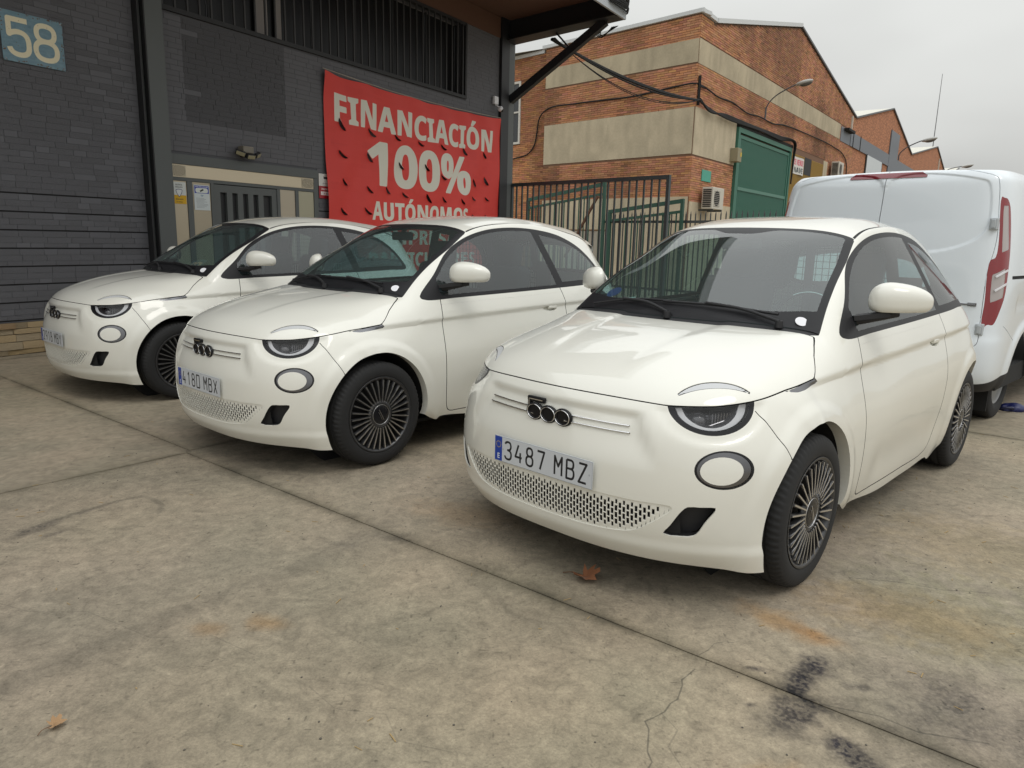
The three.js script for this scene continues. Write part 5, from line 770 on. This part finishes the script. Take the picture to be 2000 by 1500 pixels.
  // badge, bars, plate
  { const b = new GB(), c = new GB(); const Z = (x, y, d = .004) => V3(x, y, fz(x, y) + d);
    for (const s of [1, -1]) for (const [y, e] of [[.678, .352], [.654, .360]]) { const pts = []; for (let k = 0; k <= 8; k++) pts.push(Z(s * lerp(.08, e, k / 8), y - .006 * (k / 8) ** 2 * 0)); c.tube(pts, .0036, 20, 6); }
    part(root, 'chrome_bars', c.build(), M.chrome);
    const tor = (x, y, rx, ry, t, G, d) => { const g = new THREE.TorusGeometry(1, t / rx, 10, 44); g.scale(rx, ry, rx); const p = Z(x, y, d); g.translate(p.x, p.y, p.z); G.add(g); };
    const chromeG = new GB(), Y = .664;
    for (const x of [-.073, 0, .073]) { tor(x, Y, .0365, .0290, .0092, b, .005); tor(x, Y, .0365, .0290, .0022, chromeG, .0130); const g = new THREE.CylinderGeometry(.026, .026, .006, 24).rotateX(Math.PI / 2); const p = Z(x, Y, .006); g.translate(p.x, p.y, p.z); b.add(g); }
    const z0 = fz(.08, .69); b.rbox(-.122, Y + .036, z0 - .004, -.030, Y + .058, z0 + .0135, .006); b.rbox(-.120, Y + .002, z0 - .004, -.101, Y + .056, z0 + .0135, .006);
    const zz = z0 + .0137; chromeG.box(-.110, Y + .0455, zz, -.038, Y + .0490, zz + .001); chromeG.box(-.1115, Y + .012, zz, -.1080, Y + .0490, zz + .001);
    const bd = part(root, 'badge', b.build(), M.badgeBlack); part(bd, 'badge_outline', chromeG.build(), M.chrome); }
  { const g = new RoundedBoxGeometry(.52, .11, .004, 2, .0018); const p = g.attributes.position, u = g.attributes.uv; for (let i = 0; i < p.count; i++) u.setXY(i, p.getX(i) / .52 + .5, p.getY(i) / .11 + .5);
    g.translate(0, .480, Math.max(fz(0, .48), fz(.1, .43)) + .006); part(root, 'number_plate', g, new THREE.MeshStandardMaterial({ map: plateTexture(plateText), roughness: .45 })); }
  // interior
  { const d = rectGrid(-1, 1, 0, 1, (q, t) => { const x = q * lerp(.58, .68, sst(0, .5, t)), z = .90 - .62 * t - .10 * x * x; return [x, (t < .75 ? .965 + .035 * Math.sin(t / .75 * 3.0) : .97 - (t - .75) * 1.2) + .02 * (Math.abs(x - .36) < .2 ? sst(.3, .7, t) : 0), z]; }, 40, 24); part(root, 'dashboard', d.geo(), M.dash);
    const fl = new GB(); fl.box(-.70, .28, -1.45, .70, .30, .9); fl.box(-.62, .3, .78, .62, .93, .80); part(root, 'cabin_floor', fl.build(), M.trimGrey);
    const w = new THREE.TorusGeometry(.178, .015, 10, 48); const ws = part(root, 'steering_wheel', w.rotateX(-.42).translate(.36, .955, .30), M.dash);
    const sp = new GB(); sp.rbox(-.05, -.045, -.02, .05, .045, .02, .015); sp.beam(V3(-.165, 0, 0), V3(.165, 0, 0), .012, .03); sp.beam(V3(0, 0, 0), V3(0, -.165, 0), .012, .03); part(ws, 'wheel_spokes', sp.build().rotateX(-.42).translate(.36, .955, .30), M.dash);
    part(ws, 'wheel_accent', new THREE.TorusGeometry(.166, .004, 6, 24, 1.2).rotateZ(.9).rotateX(-.42).translate(.36, .962, .312), M.chrome);
    const seatGeo = () => { const s = new GB(); const bk = new RoundedBoxGeometry(.48, .64, .13, 4, .06); bk.rotateX(-.22).translate(0, .83, -.34); s.add(bk); const cu = new RoundedBoxGeometry(.50, .14, .50, 3, .05); cu.translate(0, .50, -.10); s.add(cu); const hr = new RoundedBoxGeometry(.26, .20, .09, 4, .04); hr.rotateX(-.15).translate(0, 1.215, -.425); s.add(hr); return s.build(); };
    for (const x of [.36, -.36]) part(root, 'seat', seatGeo().translate(x, 0, 0), M.seat);
    const rv = new GB(); rv.rbox(-.11, 1.315, .30, .11, 1.375, .325, .012); rv.beam(V3(0, 1.37, .31), V3(0, 1.42, .26), .02, .02); part(root, 'rear_view_mirror', rv.build(), M.blackPlastic);
    // cargo partition with two meshed openings
    const b = new GB(); const z = -.62; b.box(-.66, .45, z, .66, .93, z + .02); b.box(-.025, .93, z, .025, 1.42, z + .02); for (const s of [1, -1]) { b.box(s > 0 ? .50 : -.64, .93, z, s > 0 ? .64 : -.50, 1.18, z + .02); b.beam(V3(s * .50, 1.10, z + .01), V3(s * .44, 1.40, z + .01), .06, .02, V3(0, 0, 1)); } b.box(-.46, 1.37, z, .46, 1.45, z + .02); const cp = part(root, 'partition', b.build(), M.trimGrey);
    const wi = new GB(); for (let k = -12; k <= 12; k++) if (Math.abs(k * .04) > .03 && Math.abs(k * .04) < .5) wi.box(k * .04 - .0018, .93, z + .008, k * .04 + .0018, 1.38, z + .0116); for (let k = 1; k < 12; k++) wi.box(-.5, .93 + k * .04 - .0018, z + .008, .5, .93 + k * .04 + .0018, z + .0116); part(cp, 'partition_mesh', wi.build(), M.wire); }
  // inspection sticker on the glass edge
  { const g = new THREE.CylinderGeometry(.026, .026, .0015, 28); const p = V3(.572, 1.0245, .848); g.rotateX(.0); const n = V3(.42, .76, .50).normalize(); g.applyMatrix4(new THREE.Matrix4().makeRotationFromQuaternion(new THREE.Quaternion().setFromUnitVectors(V3(0, 1, 0), n))); root.userData.sticker = 0; part(root, 'sticker', g.translate(p.x, p.y, p.z), M.whitePlastic); }
  return root;
}
function mirrorGeo(g) { g = g.clone().scale(-1, 1, 1); if (g.index) { const a = g.index.array; for (let i = 0; i < a.length; i += 3) { const k = a[i]; a[i] = a[i + 1]; a[i + 1] = k; } } else for (const n of Object.keys(g.attributes)) { const t = g.attributes[n], a = t.array, w = t.itemSize; for (let i = 0; i < t.count; i += 3) for (let k = 0; k < w; k++) { const q = a[i * w + k]; a[i * w + k] = a[(i + 1) * w + k]; a[(i + 1) * w + k] = q; } } return g; }
function flatNormals(s) { const o = new SM(), P = s.p, T = s.t; for (let q = 0; q < T.length; q += 3) { const [a, b, c] = [3 * T[q], 3 * T[q + 1], 3 * T[q + 2]], ux = P[b] - P[a], uy = P[b + 1] - P[a + 1], uz = P[b + 2] - P[a + 2], vx = P[c] - P[a], vy = P[c + 1] - P[a + 1], vz = P[c + 2] - P[a + 2]; let x = uy * vz - uz * vy, y = uz * vx - ux * vz, z = ux * vy - uy * vx; const k = 1 / (Math.hypot(x, y, z) || 1); x *= k; y *= k; z *= k; const i = o.count; for (const v of [a, b, c]) o.v(P[v], P[v + 1], P[v + 2], x, y, z); o.t.push(i, i + 1, i + 2); } return o; }

// ---------- white panel van ----------
function makeVan() {
  const root = thing('van', 'white panel van with tall red tail lights parked behind nearest car', 'van');
  const SL = [[.30, .03, .93], [.36, -.02, .965], [.46, -.045, .985], [.60, -.045, .99], [.69, -.035, .99], [.76, -.018, .988], [.95, .004, .985], [1.15, .022, .972], [1.40, .048, .945], [1.65, .082, .915], [1.80, .105, .893], [1.865, .122, .872], [1.91, .15, .832], [1.938, .21, .75], [1.952, .42, .42], [1.957, .7, 0]];
  const ROW = [[0, 0], [.42, .003], [.70, .010], [.84, .026], [.92, .062], [.965, .12], [.99, .22], [1, .42], [1, .85], [1, 1.5], [1, 2.6], [.985, 3.9], [.9, 4.7]];
  const G = SL.map(([y, zc, W], k) => ROW.map(([a, z]) => [a * W, y - (k < 13 ? 0 : .02 * a * a), zc + z * (k > 12 ? .9 : 1)]));
  const Wy = SL.map((q) => [q[0], q[2]]), Zy = SL.map((q) => [q[0], q[1]]);
  const tOf = (x, y, z) => { const a = x / polyAt(Wy, y), zz = z - polyAt(Zy, y); let best = 1e9, t = 0; for (let i = 0; i < 9; i++) { const [ax, az] = ROW[i], [bx, bz] = ROW[i + 1], dx = bx - ax, dz = bz - az, q = clamp(((a - ax) * dx + (zz - az) * dz) / (dx * dx + dz * dz), 0, 1), d = Math.hypot(a - ax - q * dx, zz - az - q * dz); if (d < best) { best = d; t = i + q; } } return t; };
  const m = splineGrid(G, G.map((q, i) => (i > 6 && i < 13 ? 20 : 9)), [26, 18, 14, 10, 10, 10, 8, 8, 8, 8, 6, 4]); m.normals(); if (m.n[3 * Math.floor(m.count / 2) + 2] !== undefined) { let zsum = 0; for (let i = 0; i < m.count; i++) if (m.p[3 * i + 2] < .2 && m.p[3 * i] < .6) zsum += m.n[3 * i + 2]; if (zsum > 0) { for (let i = 0; i < m.t.length; i += 3) { const k = m.t[i]; m.t[i] = m.t[i + 1]; m.t[i + 1] = k; } m.normals(); } }
  const up = polySD(smoothPts([[.04, 1.862], [.70, 1.848], [.745, 1.82], [.785, 1.52], [.74, 1.44], [.62, 1.37], [.44, 1.325], [.22, 1.31], [.04, 1.31]], 60, true));
  m.move((x, y, z, a, b, c) => { let d = 0; if (c < -.5) { d -= .0085 * sst(.006, -.006, up(Math.abs(x), y)); d -= .014 * sst(.60, .64, y) * (1 - sst(.70, .72, y)) * 0; } if (x > .5 && z > .4) { d -= .012 * sst(.012, -.012, Math.max(Math.abs(y - 1.52) - .22, .75 - z, z - 2.2)); d -= .010 * Math.exp(-(((y - .95) / .05) ** 2)); } if (x > .6 && y < .9) { const r = Math.hypot(z - .76, y - .34); d += .018 * (1 - sst(.42, .50, r)); } return [x + a * d, y + b * d, z + c * d]; });
  m.normals(); for (let i = 0; i < m.count; i++) if (m.p[3 * i] < 1e-6) m.n[3 * i] = 0;
  let body = m; const BIG = 1, both = (s) => s.clone().add(s.mirror());
  const take = (f, d = .012) => { const r = body.cut(f); body = r[1]; body.wall(r[2], d); return r[0]; };
  const groove = (f, w) => { const r = body.cut((...q) => f(...q) - w); body = r[1]; body.wall(r[2], .010); };
  { const r = body.cut((x, y, z) => (x > .6 ? Math.hypot(z - .76, y - .34) - .40 : BIG)); body = r[1]; body.wall(r[2], .06, [-1, 0, 0]); }
  const low = take((x, y, z) => y - .365 - .20 * Math.max(0, z), .004);
  // tail lamps: a runs round the corner
  const TS = .28, tl = polySD(smoothPts([[4.21, 1.70], [4.6, 1.715], [5.05, 1.70], [5.40, 1.63], [5.65, 1.37], [5.56, 1.17], [5.42, 1.02], [5.1, .92], [4.64, .82], [4.1, .812], [3.57, .82], [3.58, .99], [3.54, 1.15], [3.62, 1.25], [4.16, 1.31], [4.25, 1.40], [4.24, 1.50], [4.2, 1.60]], 120, true));
  const lamp = take((x, y, z) => (x > .6 && z < .45 && y > .7 && y < 1.8 ? tl(tOf(x, y, z) + TS, y) : BIG), .012);
  const cl = polySD([[4.50, 1.66], [5.07, 1.66], [5.45, 1.35], [4.66, 1.33]]), c2 = polySD([[3.92, 1.17], [5.27, 1.22], [5.22, 1.01], [3.96, .97]]);
  const [clear, red] = lamp.cut((x, y, z) => { const t = tOf(x, y, z) + TS; return Math.min(cl(t, y), c2(t, y)); });
  const lensWhite = phys(.40, .36, .35, .12, { clearcoat: 1, clearcoatRoughness: .03 });
  for (const s of [0, 1]) { const q = (k) => (s ? k.mirror() : k); const l = part(root, 'tail_light', q(red).geo(), M.red); part(l, 'clear_lens', q(clear.offset(-.002)).geo(), lensWhite); const ib = new GB(); for (const [y, x0, z0, y2, x1, z1] of [[1.155, .893, .070, 1.205, .946, .158], [1.055, .900, .064, 1.11, .955, .152]]) ib.beam(V3(x0, y, z0), V3(x1, y2, z1), .010, .012); const g = ib.build(); part(l, 'lens_rib', s ? mirrorGeo(g) : g, M.whitePlastic); }
  const bar = take((x, y, z) => (z < .5 && y > 1.84 ? Math.max(Math.abs(y - 1.897) - .020, x - .30 + 1.6 * Math.max(y - 1.895, 0)) : BIG), .004); part(root, 'brake_light', both(bar.offset(.006)).geo(), phys(.20, .012, .022, .25, { clearcoat: 1 }));
  // rear doors
  const dp = polySD(smoothPts([[-.2, .645], [.82, .645], [.850, .67], [.848, .80], [.836, 1.2], [.850, 1.33], [.852, 1.45], [.832, 1.62], [.800, 1.83], [.775, 1.870], [-.2, 1.878]], 80, true));
  const r0 = body.cut((x, y, z) => (z < .28 ? dp(x, y) : BIG) - .0018); body = r0[1]; body.wall(r0[2], .012);
  const dr = r0[0].cut((x, y, z) => Math.max(dp(x, y) + .0018, .003 - x)); const door = dr[0].wall(dr[2], .012);
  for (const s of [0, 1]) { const d = part(root, 'rear_door', (s ? door.mirror() : door).geo(), M.vanPaint); const hg = new GB(); for (const [y, x, z] of [[1.53, .825, .085], [.775, .85, .02]]) hg.rbox(x - .028, y - .042, z - .02, x + .028, y + .042, z + .03, .008).rbox(x - .012, y - .03, z - .035, x + .016, y + .03, z - .015, .005); const g = hg.build(); part(d, 'hinge', s ? mirrorGeo(g) : g, std(.45, .48, .50, .4)); }
  part(root, 'badge', new GB().rbox(-.80, .945, .006, -.66, .957, .04, .003).rbox(-.805, .938, .012, -.745, .964, .04, .004).build(), M.darkChrome);
  // sliding door rail and joints
  const bandOf = (f, region, w) => { const r = body.band(f, region, w); body = r[0]; body.wall(r[2], .012); return r[1]; };
  const railD = bandOf((x, y) => y - 1.15, (x, y, z) => (x > .6 ? Math.max(Math.abs(y - 1.15) - .06, .24 - z, z - 2.6) : BIG), .012); part(root, 'door_rail', both(railD.offset(-.008)).geo(), M.gapDark);
  { const ax = .16, ay = .80, bx = .42, by = .68, L = Math.hypot(bx - ax, by - ay), dx = (bx - ax) / L, dy = (by - ay) / L, sg = (x, y, z) => (z - ax) * dy - (y - ay) * dx, al = (x, y, z) => (z - ax) * dx + (y - ay) * dy; bandOf(sg, (x, y, z) => (x > .6 ? Math.max(Math.abs(sg(x, y, z)) - .04, -al(x, y, z), al(x, y, z) - L) : BIG), .002); }
  part(root, 'body', both(body).geo(), M.vanPaint); part(root, 'bumper', both(low).geo(), M.blackPlastic);
  part(root, 'lining', new GB().box(-.78, .5, .28, .78, 1.82, .30).box(-.95, .30, .30, .95, .45, 4.5).build(), M.gapDark);
  const tp = [[.20, -.10], [.26, -.112], [.315, -.10], [.328, -.08], [.33, 0], [.328, .08], [.315, .10], [.26, .112], [.22, .10], [.19, .06]].map(([r, x]) => new THREE.Vector2(r, x));
  const w0 = new THREE.Group(); w0.name = 'wheel'; part(w0, 'tyre', new THREE.LatheGeometry(tp, 60).rotateZ(-Math.PI / 2), M.tyre); const cap = part(w0, 'wheel_trim', new THREE.LatheGeometry([[0, .08], [.06, .085], [.18, .07], [.205, .09], [.215, .085]].map(([r, x]) => new THREE.Vector2(r, x)), 40).rotateZ(-Math.PI / 2), std(.28, .29, .30, .4, .5));
  for (const z of [.76, 4.05]) for (const s of [1, -1]) { const w = w0.clone(); w.position.set(s * .775, .33, z); if (s < 0) w.rotation.y = Math.PI; root.add(w); }
  for (const s of [1, -1]) part(root, 'mud_flap', new GB().box(s > 0 ? .62 : -.90, .12, .34, s > 0 ? .90 : -.62, .46, .355).build(), M.gapDark);
  root.scale.x = .95;
  return root;
}

// ---------- vehicles ----------
const CARS = [
  [1.409, -4.088, -43.78, '3487 MBZ', 'nearest white city car, number 3487 MBZ, in front of the van'],
  [-.608, -5.519, -41.53, '4180 MBX', 'middle white city car, number 4180 MBX, between the other two'],
  [-2.493, -7.14, -41.76, '2918 MBY', 'leftmost white city car, number 2918 MBY, beside warehouse wall'],
];
const car0 = makeCar('car', CARS[0][4], 'white city cars parked in a row', CARS[0][3]);
CARS.forEach(([x, z, a, num, label], i) => {
  const t = i ? car0.clone() : car0;
  if (i) { t.name = numbered('car'); t.userData.label = label; scene.add(t); const pl = t.children.find((c) => c.name === 'number_plate'); pl.material = new THREE.MeshStandardMaterial({ map: plateTexture(num), roughness: .45 }); }
  t.position.set(x, 0, z); t.rotation.y = a * Math.PI / 180;
});
{ // round blue badge and a paper slip behind the nearest car's windscreen
  const n = V3(-.14, .83, .53).normalize(), q = new THREE.Matrix4().makeRotationFromQuaternion(new THREE.Quaternion().setFromUnitVectors(V3(0, 1, 0), n));
  part(car0, 'windscreen_sticker', new THREE.CylinderGeometry(.042, .042, .002, 32).applyMatrix4(q).translate(-.47, 1.078, .775), std(.02, .06, .24, .5)); part(car0, 'paper_slip', new THREE.BoxGeometry(.07, .002, .05).applyMatrix4(q).translate(-.36, 1.045, .80), std(.5, .6, .56, .8)); }
const van = makeVan(); van.position.set(2.825, 0, -5.80); van.rotation.y = -(46 * Math.PI / 180) + Math.PI; // its z axis points away from the camera
// ---------- small things on the ground ----------
function leafGeo(seed, R) { _seed = seed; const out = []; const lobes = [[-1.57, .25], [-1.2, .55], [-.95, .95], [-.65, .55], [-.35, .85], [-.1, 1.0], [.25, .6], [.55, .95], [.85, .98], [1.15, .65], [1.57, 1.15], [1.99, .65], [2.29, .98], [2.59, .95], [2.9, .6], [3.24, 1.0], [3.49, .85], [3.79, .55], [4.09, .95], [4.34, .55]];
  const s = new SM(); s.v(0, .012, 0, 0, 1, 0); const n = lobes.length; const cur = (x, z) => .010 + .030 * Math.abs(Math.sin(x / R * 1.3 + .4)) * (Math.hypot(x, z) / R) + .020 * Math.sin(z / R * 2.2 + 1) ** 2 * Math.hypot(x, z) / R; for (let ring = 1; ring <= 4; ring++) for (const [a, r] of lobes) { const q = ring / 4, x = Math.cos(a) * r * R * q, z = Math.sin(a) * r * R * q; s.v(x, cur(x, z) * (R / .06), z, 0, 1, 0); }
  for (let i = 0; i < n; i++) { const j = (i + 1) % n; s.t.push(0, 1 + i, 1 + j); for (let k = 0; k < 3; k++) { const a = 1 + k * n; s.t.push(a + i, a + n + i, a + n + j, a + i, a + n + j, a + j); } } return s.normals(); }
{ const t = thing('leaf', 'curled orange brown plane leaf lying ahead of the nearest car', 'leaf', null); t.position.set(.315, .002, -2.69); t.rotation.y = .6; const L = part(t, 'leaf_blade', leafGeo(77, .060).geo(), phys(.27, .105, .042, .8, { transmission: .15, thickness: 0 })); part(t, 'stalk', new GB().tube([[0, .01, -.02], [-.02, .012, -.06], [-.045, .004, -.09]], .0022, 10, 5).build(), std(.10, .05, .025, .9)); }
{ const t = thing('leaf', 'small pale dry leaf alone at the lower left of the concrete', 'leaf', null); t.position.set(-1.23, .002, -1.74); t.rotation.y = 2.2; part(t, 'leaf_blade', leafGeo(99, .026).geo(), phys(.36, .22, .11, .85, { transmission: .15, thickness: 0 })); part(t, 'stalk', new GB().tube([[0, .006, -.01], [-.006, .006, -.03], [-.02, .003, -.042]], .0012, 8, 5).build(), std(.16, .09, .05, .9)); }
{ const t = thing('blue_cap', 'crumpled dark blue piece of plastic on the ground by van wheel', 'litter'); t.position.set(4.30, .0, -6.02); const g = new THREE.SphereGeometry(.075, 20, 12); const p = g.attributes.position; for (let i = 0; i < p.count; i++) { const k = 1 + .35 * (fbm(p.getX(i) * 20 + 3, p.getZ(i) * 20 + p.getY(i) * 11, 3, 5) - .5) * 2; p.setXYZ(i, p.getX(i) * k * 1.3, Math.max(0, (p.getY(i) + .02) * k * .75), p.getZ(i) * k); } g.computeVertexNormals(); part(t, 'shell', g, std(.012, .016, .09, .4)); part(t, 'rim', new THREE.TorusGeometry(.06, .012, 8, 20).rotateX(1.2).translate(-.09, .02, .03), std(.012, .014, .05, .5)); }
{ _seed = 4242; const g = new GB(); for (let k = 0; k < 420; k++) { const x = rr(-2.6, 3.6), z = rr(-5.2, -1.55); if (rnd() > .25 + .5 * sst(.6, 1.8, x)) continue; const a = rr(0, 6.28), L = rr(.008, .040), w = rr(.0014, .0030); const b = new THREE.BoxGeometry(L, .0014, w); b.rotateY(a).rotateZ(rr(-.12, .12)).translate(x, .0025, z); g.add(b); }
  const m = part(scene, 'plant_debris', g.build(), std(.36, .25, .11, .95)); m.userData.kind = 'stuff'; m.userData.label = 'scattered dry straw and seed bits on the concrete'; m.userData.category = 'debris';
  const h = new GB(); for (let k = 0; k < 260; k++) { const x = rr(-2.6, 3.6), z = rr(-5.2, -1.55); const r = rr(.0015, .0045); h.add(new THREE.IcosahedronGeometry(r, 0).scale(1, .6, 1).translate(x, r * .4, z)); } const q = part(scene, 'grit', h.build(), std(.10, .09, .075, .95)); q.userData.kind = 'stuff'; q.userData.label = 'fine dark grit scattered over the concrete slabs'; q.userData.category = 'grit'; }
renderer.render(scene, camera);
